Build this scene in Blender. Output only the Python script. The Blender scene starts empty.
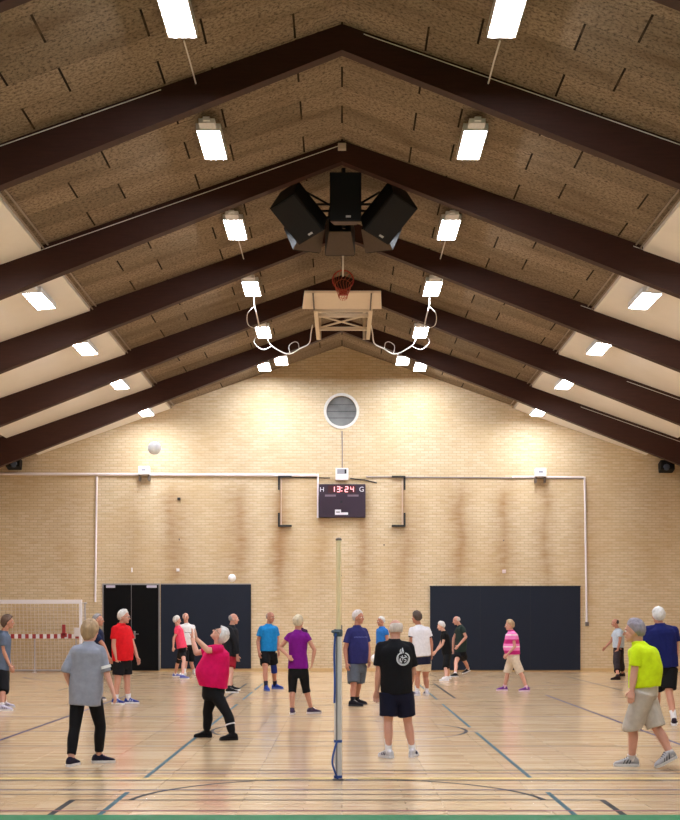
import bpy, math, random
from mathutils import Vector, Matrix, noise
from mathutils.bvhtree import BVHTree
random.seed(7)
PI = math.pi
C = bpy.context.scene.collection
F, H0, CX, CY = 1330.0, 1.55, 342.0, 620.0     # focal length in px, eye height, vanishing point
V = Vector
def P(px, py, d): return V(((px-CX)*d/F, d, H0+(CY-py)*d/F))
def FLOORD(py): return F*H0/(py-CY)
def lin(c): return tuple(((x/255.)/12.92 if x/255. <= .04045 else ((x/255.+.055)/1.055)**2.4) for x in c)

# ------------------------------------------------------------------ materials
MATS = {}
def nd(nt, typ, **kw):
    n = nt.nodes.new(typ)
    for k, v in kw.items(): setattr(n, k, v)
    return n
def new_mat(name):
    m = bpy.data.materials.new(name); m.use_nodes = True
    b = m.node_tree.nodes['Principled BSDF']
    return m, m.node_tree, b
def mix_col(nt, fac, a, b, mode='MIX'):
    n = nd(nt, 'ShaderNodeMix', data_type='RGBA', blend_type=mode)
    for s, v in ((n.inputs[0], fac), (n.inputs[6], a), (n.inputs[7], b)):
        if hasattr(v, 'node'): nt.links.new(v, s)
        elif isinstance(v, (int, float)): s.default_value = v
        else: s.default_value = (*v[:3], 1)
    return n.outputs[2]
def math_n(nt, op, a, b=None, c=None, clamp=False):
    n = nd(nt, 'ShaderNodeMath', operation=op, use_clamp=clamp)
    for s, v in zip(n.inputs, (a, b, c)):
        if v is None: continue
        if hasattr(v, 'node'): nt.links.new(v, s)
        else: s.default_value = v
    return n.outputs[0]
def objco(nt, scale=(1,1,1)):
    t = nd(nt, 'ShaderNodeTexCoord'); mp = nd(nt, 'ShaderNodeMapping'); mp.inputs['Scale'].default_value = scale
    nt.links.new(t.outputs['Object'], mp.inputs[0]); return mp.outputs[0]
def mat(name, col, rough=.6, var=.12, scale=25, metal=0, bump=0, spec=.5, sscale=(1,1,1)):
    """plain surface with a small procedural colour variation"""
    if name in MATS: return MATS[name]
    m, nt, b = new_mat(name)
    col = lin(col)
    nz = nd(nt, 'ShaderNodeTexNoise'); nz.inputs['Scale'].default_value = scale; nz.inputs['Detail'].default_value = 4
    nt.links.new(objco(nt, sscale), nz.inputs['Vector'])
    lo = tuple(x*(1-var) for x in col); hi = tuple(min(1, x*(1+var)) for x in col)
    nt.links.new(mix_col(nt, nz.outputs[0], lo, hi), b.inputs['Base Color'])
    b.inputs['Roughness'].default_value = rough; b.inputs['Metallic'].default_value = metal
    b.inputs['Specular IOR Level'].default_value = spec
    if bump:
        bp = nd(nt, 'ShaderNodeBump'); bp.inputs['Strength'].default_value = bump; bp.inputs['Distance'].default_value = .01
        nt.links.new(nz.outputs[0], bp.inputs['Height']); nt.links.new(bp.outputs[0], b.inputs['Normal'])
    MATS[name] = m; return m
def fabric(col, name=None):
    name = name or 'fabric_%d_%d_%d' % tuple(col)
    return mat(name, col, .85, .22, 18, bump=.35, spec=.2)
def emit(name, col, strength):
    if name in MATS: return MATS[name]
    m, nt, b = new_mat(name)
    b.inputs['Base Color'].default_value = (.9, .9, .9, 1)
    b.inputs['Emission Color'].default_value = (*col, 1); b.inputs['Emission Strength'].default_value = strength
    MATS[name] = m; return m

# ------------------------------------------------------------------ mesh builder
class MB:
    def __init__(s): s.v, s.f, s.mi, s.cuts = [], [], [], []
    def objs(s, name, *a, **k):
        """one object per shape collected (each shape one add call)"""
        out = []; cuts = s.cuts+[(len(s.v), len(s.f))]
        for (v0, f0), (v1, f1) in zip(cuts, cuts[1:]):
            m = MB(); m.v = s.v[v0:v1]; m.f = [tuple(i-v0 for i in f) for f in s.f[f0:f1]]; m.mi = s.mi[f0:f1]; out.append(m.obj(name, *a, **k))
        return out
    def add(s, vs, fs, mi=0):
        s.cuts.append((len(s.v), len(s.f)))
        b = len(s.v); s.v += [V(x) for x in vs]; s.f += [tuple(b+i for i in f) for f in fs]; s.mi += [mi]*len(fs); return s
    def box(s, c, size, rot=None, mi=0):
        c = V(c); x, y, z = (k/2 for k in size)
        vs = [V((a*x, b*y, d*z)) for d in (-1,1) for b in (-1,1) for a in (-1,1)]
        if rot is not None: vs = [rot @ q for q in vs]
        return s.add([c+q for q in vs], [(0,2,3,1),(4,5,7,6),(0,1,5,4),(1,3,7,5),(3,2,6,7),(2,0,4,6)], mi)
    def rings(s, rings, mi=0, cap=True, closed=False):
        s.cuts.append((len(s.v), len(s.f)))
        n = len(rings[0]); b = len(s.v)
        for r in rings: s.v += [V(x) for x in r]
        fs = []
        m = len(rings)
        for i in range(m if closed else m-1):
            i2 = (i+1) % m
            for j in range(n):
                j2 = (j+1) % n
                fs.append((b+i*n+j, b+i*n+j2, b+i2*n+j2, b+i2*n+j))
        if cap and not closed:
            fs.append(tuple(b+j for j in reversed(range(n)))); fs.append(tuple(b+(m-1)*n+j for j in range(n)))
        s.f += fs; s.mi += [mi]*len(fs); return s
    def tube(s, pts, r, n=10, mi=0, closed=False):
        pts = [V(p) for p in pts]; m = len(pts)
        rr = r if isinstance(r, (list, tuple)) else [r]*m
        up = None; out = []
        for i, p in enumerate(pts):
            if closed: t = pts[(i+1) % m]-pts[i-1]
            else: t = pts[min(i+1, m-1)]-pts[max(i-1, 0)]
            t = t.normalized()
            if up is None: up = t.orthogonal().normalized()
            up = (up - t*up.dot(t)).normalized(); w = t.cross(up)
            out.append([p + (up*math.cos(2*PI*j/n)+w*math.sin(2*PI*j/n))*rr[i] for j in range(n)])
        return s.rings(out, mi, True, closed)
    def capsule(s, p0, p1, r0, r1, n=14, flat0=False, flat1=False):
        p0, p1 = V(p0), V(p1); t = (p1-p0).normalized(); u = t.orthogonal().normalized(); w = t.cross(u)
        st = []
        if not flat0: st += [(p0-t*r0*math.cos(a), r0*math.sin(a)) for a in (.18, .5, .95, 1.3)]
        st += [(p0, r0), (p0.lerp(p1, .5), (r0+r1)/2), (p1, r1)]
        if not flat1: st += [(p1+t*r1*math.cos(a), r1*math.sin(a)) for a in (1.3, .95, .5, .18)]
        return s.rings([[c+(u*math.cos(2*PI*j/n)+w*math.sin(2*PI*j/n))*r for j in range(n)] for c, r in st])
    def ell(s, c, dims, M=None, n=20, mi=0):
        c = V(c); M = M or Matrix.Identity(3); m = n//2+2
        rs = []
        for i in range(m):
            a = PI*(i+.35)/(m-1+.7)
            rs.append([c + M @ V((dims[0]*math.sin(a)*math.cos(2*PI*j/n), dims[1]*math.sin(a)*math.sin(2*PI*j/n), -dims[2]*math.cos(a))) for j in range(n)])
        return s.rings(rs, mi)
    def loft(s, rings, n=32):
        out = []
        for c, u, w, hw, hd, p in rings:
            r = []
            for j in range(n):
                a = 2*PI*j/n; ca, sa = math.cos(a), math.sin(a)
                r.append(V(c)+V(u)*hw*math.copysign(abs(ca)**(2/p), ca)+V(w)*hd*math.copysign(abs(sa)**(2/p), sa))
            out.append(r)
        return s.rings(out)
    def mesh(s, name, origin=None):
        me = bpy.data.meshes.new(name); o = V(origin) if origin is not None else V((0,0,0))
        me.from_pydata([x-o for x in s.v], [], s.f)
        for p, i in zip(me.polygons, s.mi): p.material_index = i
        me.update(); return me
    def obj(s, name, mats, parent=None, origin=None, smooth=True, bevel=0):
        """links everything collected so far as ONE mesh object; origin in world space"""
        if origin is None and parent is not None: origin = world(parent)
        me = s.mesh(name, origin); o = bpy.data.objects.new(name, me); C.objects.link(o)
        for m in (mats if isinstance(mats, (list, tuple)) else [mats]): me.materials.append(m)
        if smooth:
            for p in me.polygons: p.use_smooth = True
            me.set_sharp_from_angle(angle=R(38))
        if bevel:
            b = o.modifiers.new('bevel', 'BEVEL'); b.width = bevel; b.segments = 2; b.limit_method = 'ANGLE'
        if parent is not None: o.parent = parent
        elif origin is not None: o.location = origin
        return o
def R(d): return math.radians(d)
def world(o):
    p = V(o.location)
    while o.parent: o = o.parent; p = p+V(o.location)
    return p
def tag(o, label=None, cat=None, group=None, kind=None):
    if label: o['label'] = label
    if cat: o['category'] = cat
    if group: o['group'] = group
    if kind: o['kind'] = kind
    return o
def thing(name, loc, label, cat, group=None):
    o = bpy.data.objects.new(name, None); C.objects.link(o); o.location = loc; o.empty_display_size = .2
    return tag(o, label, cat, group)
def mk_copy(o, loc, label, parent=None):
    c = o.copy(); C.objects.link(c)
    if parent is None: c.location = loc; c['label'] = label
    else: c.parent = parent
    for ch in list(o.children): mk_copy(ch, None, None, c)
    return c

# ------------------------------------------------------------------ setting: sizes
WY = 40.0                      # far brick wall
RZ = H0 + 8.24                 # ridge of the ceiling boards
SL = .35                       # roof slope
HW = 11.2                      # half width of the hall
YN = -3.5                      # near wall
def roofz(x): return RZ - SL*abs(x)

# brick
def brick_mat(name='yellow_brick', stains=True):
    m, nt, b = new_mat(name)
    t = nd(nt, 'ShaderNodeTexCoord'); sep = nd(nt, 'ShaderNodeSeparateXYZ'); nt.links.new(t.outputs['Object'], sep.inputs[0])
    com = nd(nt, 'ShaderNodeCombineXYZ')
    nt.links.new(math_n(nt, 'ADD', sep.outputs[0], sep.outputs[1]), com.inputs[0]); nt.links.new(sep.outputs[2], com.inputs[1])
    br = nd(nt, 'ShaderNodeTexBrick'); nt.links.new(com.outputs[0], br.inputs['Vector'])
    br.inputs['Color1'].default_value = (*lin((224,206,176)),1); br.inputs['Color2'].default_value = (*lin((214,193,156)),1)
    br.inputs['Mortar'].default_value = (*lin((198,178,148)),1)
    br.inputs['Scale'].default_value = 1; br.inputs['Mortar Size'].default_value = .010; br.inputs['Mortar Smooth'].default_value = .2
    br.inputs['Brick Width'].default_value = .24; br.inputs['Row Height'].default_value = .08; br.inputs['Bias'].default_value = -.15
    nz = nd(nt, 'ShaderNodeTexNoise'); nz.inputs['Scale'].default_value = .6; nz.inputs['Detail'].default_value = 6
    nt.links.new(t.outputs['Object'], nz.inputs['Vector'])
    col = mix_col(nt, math_n(nt, 'MULTIPLY', math_n(nt, 'SUBTRACT', nz.outputs[0], .42, clamp=True), 1.6, clamp=True), br.outputs['Color'], lin((200,168,120)))
    # fine per-course streaking
    n2 = nd(nt, 'ShaderNodeTexNoise'); n2.inputs['Scale'].default_value = 1; n2.inputs['Detail'].default_value = 3
    nt.links.new(objco(nt, (2.2, 2.2, 13)), n2.inputs['Vector'])
    col = mix_col(nt, math_n(nt, 'MULTIPLY', math_n(nt, 'SUBTRACT', n2.outputs[0], .5, clamp=True), 2.0, clamp=True), col, lin((192,160,116)))
    if stains:   # water stains running down the brickwork
        rp = nd(nt, 'ShaderNodeValToRGB'); el = rp.color_ramp.elements
        xs = [(-8.2,.45),(-6.3,.5),(-5.1,.75),(-3.05,.8),(-1.85,.95),(-.6,.6),(.62,.8),(1.85,.75),(3.55,.85),(4.85,.8),(6.1,.75),(7.25,.6),(9.2,.4)]
        nx = nd(nt, 'ShaderNodeTexNoise'); nx.inputs['Scale'].default_value = 1.1; nx.inputs['Detail'].default_value = 5
        nt.links.new(objco(nt, (1, 1, .8)), nx.inputs['Vector'])
        fx = math_n(nt, 'MULTIPLY_ADD', math_n(nt, 'ADD', sep.outputs[0], math_n(nt, 'MULTIPLY', math_n(nt, 'SUBTRACT', nx.outputs[0], .5), .55)), 1/24., .5)
        nt.links.new(fx, rp.inputs[0])
        el[0].position = 0; el[0].color = (0,0,0,1); el[1].position = 1; el[1].color = (0,0,0,1)
        stops = []
        for i, (x, s) in enumerate(xs):
            stops.append((x, s)); 
            if i+1 < len(xs): stops.append(((x+xs[i+1][0])/2, 0))
        for x, s in stops:
            e = el.new(x/24.+.5); s2 = s; e.color = (s2, s2, s2, 1)
        pw = math_n(nt, 'POWER', rp.outputs[0], 1.7)
        mr = nd(nt, 'ShaderNodeMapRange', interpolation_type='SMOOTHSTEP'); nt.links.new(sep.outputs[2], mr.inputs[0])
        mr.inputs[1].default_value = 6.1; mr.inputs[2].default_value = 5.0; mr.inputs[3].default_value = 0; mr.inputs[4].default_value = 1
        ml = nd(nt, 'ShaderNodeMapRange', interpolation_type='SMOOTHSTEP'); nt.links.new(sep.outputs[2], ml.inputs[0])
        ml.inputs[1].default_value = 1.4; ml.inputs[2].default_value = 3.6; ml.inputs[3].default_value = .15; ml.inputs[4].default_value = 1
        st = math_n(nt, 'MULTIPLY', math_n(nt, 'MULTIPLY', pw, mr.outputs[0]), ml.outputs[0])
        st = math_n(nt, 'MULTIPLY', st, math_n(nt, 'MULTIPLY_ADD', n2.outputs[0], .9, .45), clamp=True)
        col = mix_col(nt, math_n(nt, 'MULTIPLY', st, .95, clamp=True), col, lin((150,108,64)))
    nt.links.new(col, b.inputs['Base Color']); b.inputs['Roughness'].default_value = .85; b.inputs['Specular IOR Level'].default_value = .2
    bp = nd(nt, 'ShaderNodeBump'); bp.inputs['Strength'].default_value = .4; bp.inputs['Distance'].default_value = .01; bp.invert = True
    nt.links.new(br.outputs['Fac'], bp.inputs['Height']); nt.links.new(bp.outputs[0], b.inputs['Normal'])
    return m
BRICK = brick_mat(); BRICK2 = brick_mat('yellow_brick_plain', False)

def wood_floor():
    m, nt, b = new_mat('maple_parquet')
    br = nd(nt, 'ShaderNodeTexBrick'); nt.links.new(objco(nt), br.inputs['Vector'])
    br.inputs['Color1'].default_value = (*lin((218,193,158)),1); br.inputs['Color2'].default_value = (*lin((199,168,128)),1)
    br.inputs['Mortar'].default_value = (*lin((150,112,74)),1); br.inputs['Scale'].default_value = 1
    br.inputs['Mortar Size'].default_value = .0025; br.inputs['Brick Width'].default_value = .85; br.inputs['Row Height'].default_value = .129
    br.inputs['Bias'].default_value = -.1; br.offset_frequency = 3; br.offset = .37
    nz = nd(nt, 'ShaderNodeTexNoise'); nz.inputs['Scale'].default_value = 1; nz.inputs['Detail'].default_value = 8; nz.inputs['Roughness'].default_value = .65
    nt.links.new(objco(nt, (1.3, 9, 1)), nz.inputs['Vector'])
    c = mix_col(nt, math_n(nt, 'MULTIPLY', math_n(nt, 'SUBTRACT', nz.outputs[0], .5, clamp=True), 3.2, clamp=True), br.outputs['Color'], lin((156,110,80)))
    n2 = nd(nt, 'ShaderNodeTexNoise'); n2.inputs['Scale'].default_value = .35; n2.inputs['Detail'].default_value = 5
    nt.links.new(objco(nt), n2.inputs['Vector'])
    c = mix_col(nt, math_n(nt, 'MULTIPLY', math_n(nt, 'SUBTRACT', n2.outputs[0], .5, clamp=True), 1.5, clamp=True), c, lin((206,164,138)))
    nt.links.new(c, b.inputs['Base Color'])
    nt.links.new(math_n(nt, 'MULTIPLY_ADD', nz.outputs[0], .12, .12), b.inputs['Roughness'])
    b.inputs['Specular IOR Level'].default_value = .5
    n3 = nd(nt, 'ShaderNodeTexNoise'); n3.inputs['Scale'].default_value = 1.6; nt.links.new(objco(nt), n3.inputs['Vector'])
    bp = nd(nt, 'ShaderNodeBump'); bp.inputs['Strength'].default_value = .07; bp.inputs['Distance'].default_value = .01
    nt.links.new(n3.outputs[0], bp.inputs['Height']); nt.links.new(bp.outputs[0], b.inputs['Normal'])
    return m

def woodwool():
    m, nt, b = new_mat('wood_wool_board')
    br = nd(nt, 'ShaderNodeTexBrick'); nt.links.new(objco(nt, (1, 6, 1)), br.inputs['Vector'])
    br.inputs['Color1'].default_value = (*lin((162,143,121)),1); br.inputs['Color2'].default_value = (*lin((138,122,102)),1)
    br.inputs['Mortar'].default_value = (*lin((26,20,15)),1); br.inputs['Scale'].default_value = 1
    br.inputs['Mortar Size'].default_value = .016; br.inputs['Brick Width'].default_value = 1.9; br.inputs['Row Height'].default_value = .7444*6
    br.offset = .36; br.offset_frequency = 2; br.inputs['Bias'].default_value = 0
    nz = nd(nt, 'ShaderNodeTexNoise'); nz.inputs['Scale'].default_value = 19; nz.inputs['Detail'].default_value = 6; nz.inputs['Roughness'].default_value = .75
    nt.links.new(objco(nt), nz.inputs['Vector'])
    sp = math_n(nt, 'MULTIPLY', math_n(nt, 'SUBTRACT', nz.outputs[0], .47, clamp=True), 6, clamp=True)
    c = mix_col(nt, math_n(nt, 'MULTIPLY', sp, .85), br.outputs['Color'], lin((50,40,32)))
    n2 = nd(nt, 'ShaderNodeTexNoise'); n2.inputs['Scale'].default_value = 1.5; n2.inputs['Detail'].default_value = 5
    nt.links.new(objco(nt, (.4, 1.4, 1)), n2.inputs['Vector'])
    c = mix_col(nt, math_n(nt, 'MULTIPLY', math_n(nt, 'SUBTRACT', n2.outputs[0], .48, clamp=True), 2.5, clamp=True), c, lin((100,82,62)))
    nt.links.new(c, b.inputs['Base Color']); b.inputs['Roughness'].default_value = .95; b.inputs['Specular IOR Level'].default_value = .1
    bp = nd(nt, 'ShaderNodeBump'); bp.inputs['Strength'].default_value = .6; bp.inputs['Distance'].default_value = .02
    nt.links.new(nz.outputs[0], bp.inputs['Height']); nt.links.new(bp.outputs[0], b.inputs['Normal'])
    return m

# ------------------------------------------------------------------ floor with painted court lines
BLACKLINE = mat('black_line_paint', (36,34,36), .6, .1, spec=.15); TEAL = mat('teal_line_paint', (50,84,94), .6, .1, spec=.15)
PURPLE = mat('purple_line_paint', (60,50,84), .6, .1, spec=.15); YELLOW = mat('yellow_line_paint', (228,200,120), .6, .1, spec=.15)
REDL = mat('red_line_paint', (120,62,72), .6, .1, spec=.15); GREEN = mat('green_floor_paint', (34,112,68), .6, .08, spec=.15)
CXL = -.04
fl = MB()
fl.box((0, (YN+WY)/2, -.05), (2*HW+.4, WY-YN+.4, .1))
def fstrip(pts, w, mi):           # painted line as a 1 mm layer on the floor
    pts = [V((x, y)) for x, y in pts]
    l, r = [], []
    for i, p in enumerate(pts):
        t = (pts[min(i+1, len(pts)-1)]-pts[max(i-1, 0)]).normalized(); n = V((-t.y, t.x))*w/2
        l.append(p+n); r.append(p-n)
    n = len(pts); zz = .0008+.0002*mi
    vs = [(q.x, q.y, zz) for q in l+r]
    fl.add(vs, [(i+1, i, n+i, n+i+1) for i in range(n-1)], mi)
def arc(cx, cy, r, a0, a1, w, mi, n=40):
    fstrip([(cx+r*math.cos(R(a0+(a1-a0)*i/n)), cy+r*math.sin(R(a0+(a1-a0)*i/n))) for i in range(n+1)], w, mi)
BK, TL, PU, YE, RE, GR = 1, 2, 3, 4, 5, 6
for sx in (-1, 1):
    x = CXL+sx*1.89
    for a, b in ((10.55, 11.97), (13.0, 18.35), (19.2, 24.5), (25.9, 28.7), (29.4, 32.5)): fstrip([(x, a), (x, b)], .046, TL)
    x = CXL+sx*2.28
    fstrip([(x, 10.55), (x, 11.45)], .055, BK); fstrip([(x, 26.3), (x, 32.4)], .055, BK)
    x = -.1+sx*4.31
    fstrip([(x, 15.0), (x, 27.5)], .05, PU)
    fstrip([(CXL+sx*6.2, 29.2), (CXL+sx*6.2, 36.5)], .05, BK)
fstrip([(CXL-2.3, 11.45), (CXL+2.3, 11.45)], .05, BK)
fstrip([(CXL-2.3, 26.3), (CXL+2.3, 26.3)], .05, PU)
for d, w, mi in ((13.72, .055, BK), (13.44, .035, PU), (13.02, .06, YE), (12.83, .05, BK), (12.13, .05, PU), (11.82, .035, BK), (10.80, .05, RE), (16.35, .055, BK), (18.5, .05, PU), (21.3, .05, PU), (24.2, .05, BK)):
    fstrip([(-HW+.3, d), (HW-.3, d)], w, mi)
arc(CXL, 11.2, 1.8, 8, 172, .05, BK)
arc(CXL, 18.7, 1.78, -25, 30, .05, BK); arc(CXL, 18.7, 1.78, 150, 205, .05, BK)
arc(CXL, 18.7, 1.78, 30, 150, .025, PU); arc(CXL, 18.7, 1.78, 205, 335, .025, PU)
arc(0, WY-.8, 9.2, 200, 250, .05, PU); arc(0, WY-.8, 9.2, 290, 340, .05, PU)
fl.add([(-HW, YN, .0018), (HW, YN, .0018), (HW, 10.57, .0018), (-HW, 10.57, .0018)], [(0,1,2,3)], GR)
for px, py in ((351.5, 780), (331.5, 731.5)):   # dark covers over the post sockets
    d = FLOORD(py); q = P(px, py, d)
    fl.add([(q.x+.065*math.cos(a), d+.10*math.sin(a), .0032) for a in [2*PI*i/20 for i in range(20)]], [tuple(range(20))], RE if 0 else 7)
flo = fl.obj('floor', [wood_floor(), BLACKLINE, TEAL, PURPLE, YELLOW, REDL, GREEN, mat('socket_cover', (70,48,50), .5)], smooth=False)
tag(flo, 'glossy light wooden sports floor with thin painted court lines', 'floor', kind='structure')

# ------------------------------------------------------------------ walls, ceiling
def gable(y0, y1, name, m, hole=None):
    b = MB()
    zt = RZ+.02; ze = roofz(HW)+.02
    prof = [(-HW, 0), (HW, 0), (HW, ze), (0, zt), (-HW, ze)]
    n = 5
    if hole is None:
        b.add([(x, y0, z) for x, z in prof]+[(x, y1, z) for x, z in prof],
              [tuple(range(5)), tuple(n+i for i in reversed(range(5)))]+[(i, n+i, n+(i+1) % n, (i+1) % n) for i in range(5)])
    else:      # near face carries a round opening
        hx, hz, hr = hole; k = 48
        ring = []
        per = []
        for i in range(k):
            a = 2*PI*i/k; dx, dz = math.cos(a), math.sin(a); ring.append((hx+hr*dx, hz+hr*dz))
            best = 1e9
            for (x0, z0), (x1, z1) in zip(prof, prof[1:]+prof[:1]):
                ex, ez = x1-x0, z1-z0; den = dx*ez-dz*ex
                if abs(den) < 1e-9: continue
                tt = ((x0-hx)*ez-(z0-hz)*ex)/den; uu = ((x0-hx)*dz-(z0-hz)*dx)/den
                if tt > 0 and -1e-6 <= uu <= 1+1e-6: best = min(best, tt)
            per.append((hx+best*dx, hz+best*dz))
        # snap closest perimeter samples to the corners
        for c in prof:
            j = min(range(k), key=lambda i: (per[i][0]-c[0])**2+(per[i][1]-c[1])**2); per[j] = c
        vs = [(x, y0, z) for x, z in ring]+[(x, y0, z) for x, z in per]+[(x, y0+.22, z) for x, z in ring]+[(x, y1, z) for x, z in per]
        fs = []
        for i in range(k):
            j = (i+1) % k
            fs += [(i, j, k+j, k+i), (i, 2*k+i, 2*k+j, j), (k+i, k+j, 3*k+j, 3*k+i)]
        fs += [tuple(3*k+i for i in range(k)), tuple(2*k+i for i in reversed(range(k)))]
        b.add(vs, fs)
    o = b.obj(name, m, smooth=False); return o
WIN = P(341.5, 411, WY); WINR = .455
tag(gable(WY, WY+.35, 'wall_back', BRICK, (WIN.x, WIN.z, WINR)), 'far gable wall of yellow brick with brown water stains', 'wall', kind='structure')
tag(gable(YN-.35, YN, 'wall_front', BRICK2), 'near gable wall of yellow brick behind the viewer', 'wall', kind='structure')
for s, nm in ((-1, 'left'), (1, 'right')):
    b = MB(); b.box((s*(HW+.15), (YN+WY)/2, roofz(HW)/2), (.3, WY-YN+.6, roofz(HW)))
    tag(b.obj('wall_'+nm, BRICK2, smooth=False), nm+' long side wall of yellow brick under the eaves', 'wall', kind='structure')
WOOL = woodwool()
for s, nm in ((-1, 'left'), (1, 'right')):
    L = HW+.5; ang = math.atan(SL); Ls = L/math.cos(ang)
    me = MB(); y0, y1 = YN-.3, WY+.3
    me.box((s*Ls/2, (y0+y1)/2-1.2, .09), (Ls, y1-y0, .18))
    o = me.obj('ceiling_'+nm, WOOL, smooth=False); o.location = (0, 1.2, RZ); o.rotation_euler = (0, s*ang, 0)
    tag(o, nm+' slope of the ceiling in brown wood wool boards', 'ceiling', kind='structure')
b = MB(); b.box((0, WY-.012, .05), (2*HW-.1, .024, .10))
tag(b.obj('baseboard_back', mat('pale_wood_base', (205,172,122), .5), smooth=False), 'pale wooden baseboard along the far brick wall', 'baseboard', kind='structure')

# glulam roof beams (front face towards the viewer), one sloping beam per side
GLU = mat('dark_glulam', (58,30,21), .6, .35, 6, sscale=(.5, 1, 6), spec=.3)
BAY = 4.463; BEAM = [13.92+BAY*k for k in range(-3, 6)]
for k, y in enumerate(BEAM):
    for s, nm in ((-1, 'left'), (1, 'right')):
        b = MB(); prof = []
        xs = [i*HW/14 for i in range(15)]
        top = [(x, roofz(x)) for x in xs]; bot = [(x, roofz(x)-.36-.046*x) for x in xs]
        ring = top+bot[::-1]; n = len(ring)
        b.add([(s*x, y, z) for x, z in ring]+[(s*x, y+.2, z) for x, z in ring],
              [(i, i+1, n-2-i, n-1-i) for i in range(14)]+[(n+i+1, n+i, 2*n-1-i, 2*n-2-i) for i in range(14)]+[(i, n+i, n+(i+1) % n, (i+1) % n) for i in range(n)])
        o = b.obj('roof_beam', GLU, smooth=False)
        tag(o, '%s half of roof beam number %d counted from the far brick wall, dark stained' % (nm, 9-k), 'beam', 'dark glued roof beams', 'structure')
# white lowered panels towards the eaves, one per bay, with a trim rod along their inner edge
WHITEP = mat('white_ceiling_panel', (244,240,234), .7, .04, 3); TRIMM = mat('panel_edge_trim', (150,132,112), .5, .1)
for k in range(len(BEAM)):
    y0 = BEAM[k]+.2; y1 = BEAM[k+1] if k+1 < len(BEAM) else WY
    for s, nm in ((-1, 'left'), (1, 'right')):
        b = MB(); xa, xb = 5.17, 9.14
        q = [(xa, roofz(xa)-.085), (xb, roofz(xb)-.085), (xb, roofz(xb)-.005), (xa, roofz(xa)-.005)]
        b.add([(s*x, y0+.01, z) for x, z in q]+[(s*x, y1-.01, z) for x, z in q], [(0,1,2,3), (7,6,5,4), (0,4,5,1), (1,5,6,2), (2,6,7,3), (3,7,4,0)])
        o = b.obj('ceiling_panel', WHITEP, smooth=False)
        tag(o, '%s white ceiling panel in roof bay %d counted from the far brick wall' % (nm, 9-k), 'ceiling panel', 'white ceiling panels above the side aisles', 'structure')
        t = MB()
        for dx, dz in ((-.05, -.07), (-.12, -.03)):
            x = xa+dx; t.tube([(s*x, y0+.02, roofz(x)+dz), (s*x, y1-.02, roofz(x)+dz)], .016, 6)
        t.objs('edge_rod', TRIMM, o, origin=(0,0,0))
# thin cable clipped along the top of the beams
WCAB = mat('white_cable', (225,220,215), .5, .03); DCAB = mat('dark_cable', (30,26,26), .5, .03)
for y, s, x0, x1, dz, lab in ((BEAM[5], -1, .02, 9.5, .06, 'thin white cable along the left side of the beam carrying the speakers'),
                         (BEAM[5], 1, 5.0, 9.5, .05, 'thin white cable on the right side of the beam carrying the speakers'),
                         (BEAM[6], 1, 4.9, 9.6, .05, 'thin white cable on the right of the beam in front of the backboard'),
                         (BEAM[7], 1, 6.8, 9.8, .14, 'thin white cable on the right of the second beam from the far wall'),
                         (BEAM[8], 1, 6.5, 9.8, .14, 'thin white cable on the right of the beam nearest the far wall'),
                         (BEAM[4], 1, .3, 8, .02, 'thin pale cable along the right side of the nearest visible beam'),
                         (BEAM[4], -1, 2.5, 8, .02, 'thin pale cable along the left side of the nearest visible beam')):
    b = MB(); b.tube([(s*x, y-.012, roofz(x)-dz-.02) for x in [x0+(x1-x0)*i/8 for i in range(9)]], .007, 6)
    o = b.obj('ceiling_cable', WCAB, origin=(s*x0, y-.012, roofz(x0)-dz)); tag(o, lab, 'cable', 'cables clipped to the roof beams')
    if x0 == .02:
        b = MB(); b.box((0, y-.05, roofz(0)-.13), (.14, .1, .1)); b.obj('junction_box', mat('junction_box', (200,185,170), .5), o)

# ------------------------------------------------------------------ lamps
LAMP = emit('lamp_tubes', (.90, .93, 1.0), 84.0)
LWHITE = mat('lamp_housing', (225,225,228), .45, .04); STEEL = mat('grey_steel', (150,150,152), .4, .08, metal=.7)
def make_lamp(loc, tilt, label):
    t = thing('ceiling_light', loc, label, 'ceiling light', 'fluorescent high bay lights'); t.rotation_euler = (0, tilt, 0)
    b = MB(); w, l, h = .37, 1.26, .10
    # trough open below: top plate and four sides
    b.box((0,0,h), (w, l, .02)); b.box((-w/2+.008,0,h/2), (.016,l,h)); b.box((w/2-.008,0,h/2), (.016,l,h))
    b.box((0,-l/2+.008,h/2), (w-.034,.016,h)); b.box((0,l/2-.008,h/2), (w-.034,.016,h))
    b.obj('housing', LWHITE, t, origin=(0,0,0), smooth=False)
    d = MB(); d.box((0,0,.012), (w-.04, l-.04, .012)); d.obj('diffuser', LAMP, t, origin=(0,0,0), smooth=False)
    g = MB(); g.box((0,-l/2-.12,.06), (.24,.24,.07)); g.box((0,-l/2-.27,.07), (.10,.08,.05)); g.obj('gear_box', LWHITE, t, origin=(0,0,0), smooth=False)
    return t
ORD = ['zeroth','first','second','third','fourth','fifth','sixth','seventh','eighth','ninth']
YL = [2.6, 7.1, 11.6, 16.08, 20.5, 24.95, 29.4, 33.85]
def hang(t, x, z):
    # suspension wires up to the ceiling boards
    for dy in (-.5, .5):
        b = MB(); b.tube([(x, world(t).y+dy, z+.11), (x, world(t).y+dy, roofz(x)-.004-(.1 if abs(x) > 5 else 0))], .007, 5)
        o = b.obj('wire', STEEL, None, origin=(0,0,0)); o.parent = t; o.matrix_parent_inverse = t.matrix_basis.inverted()
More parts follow.
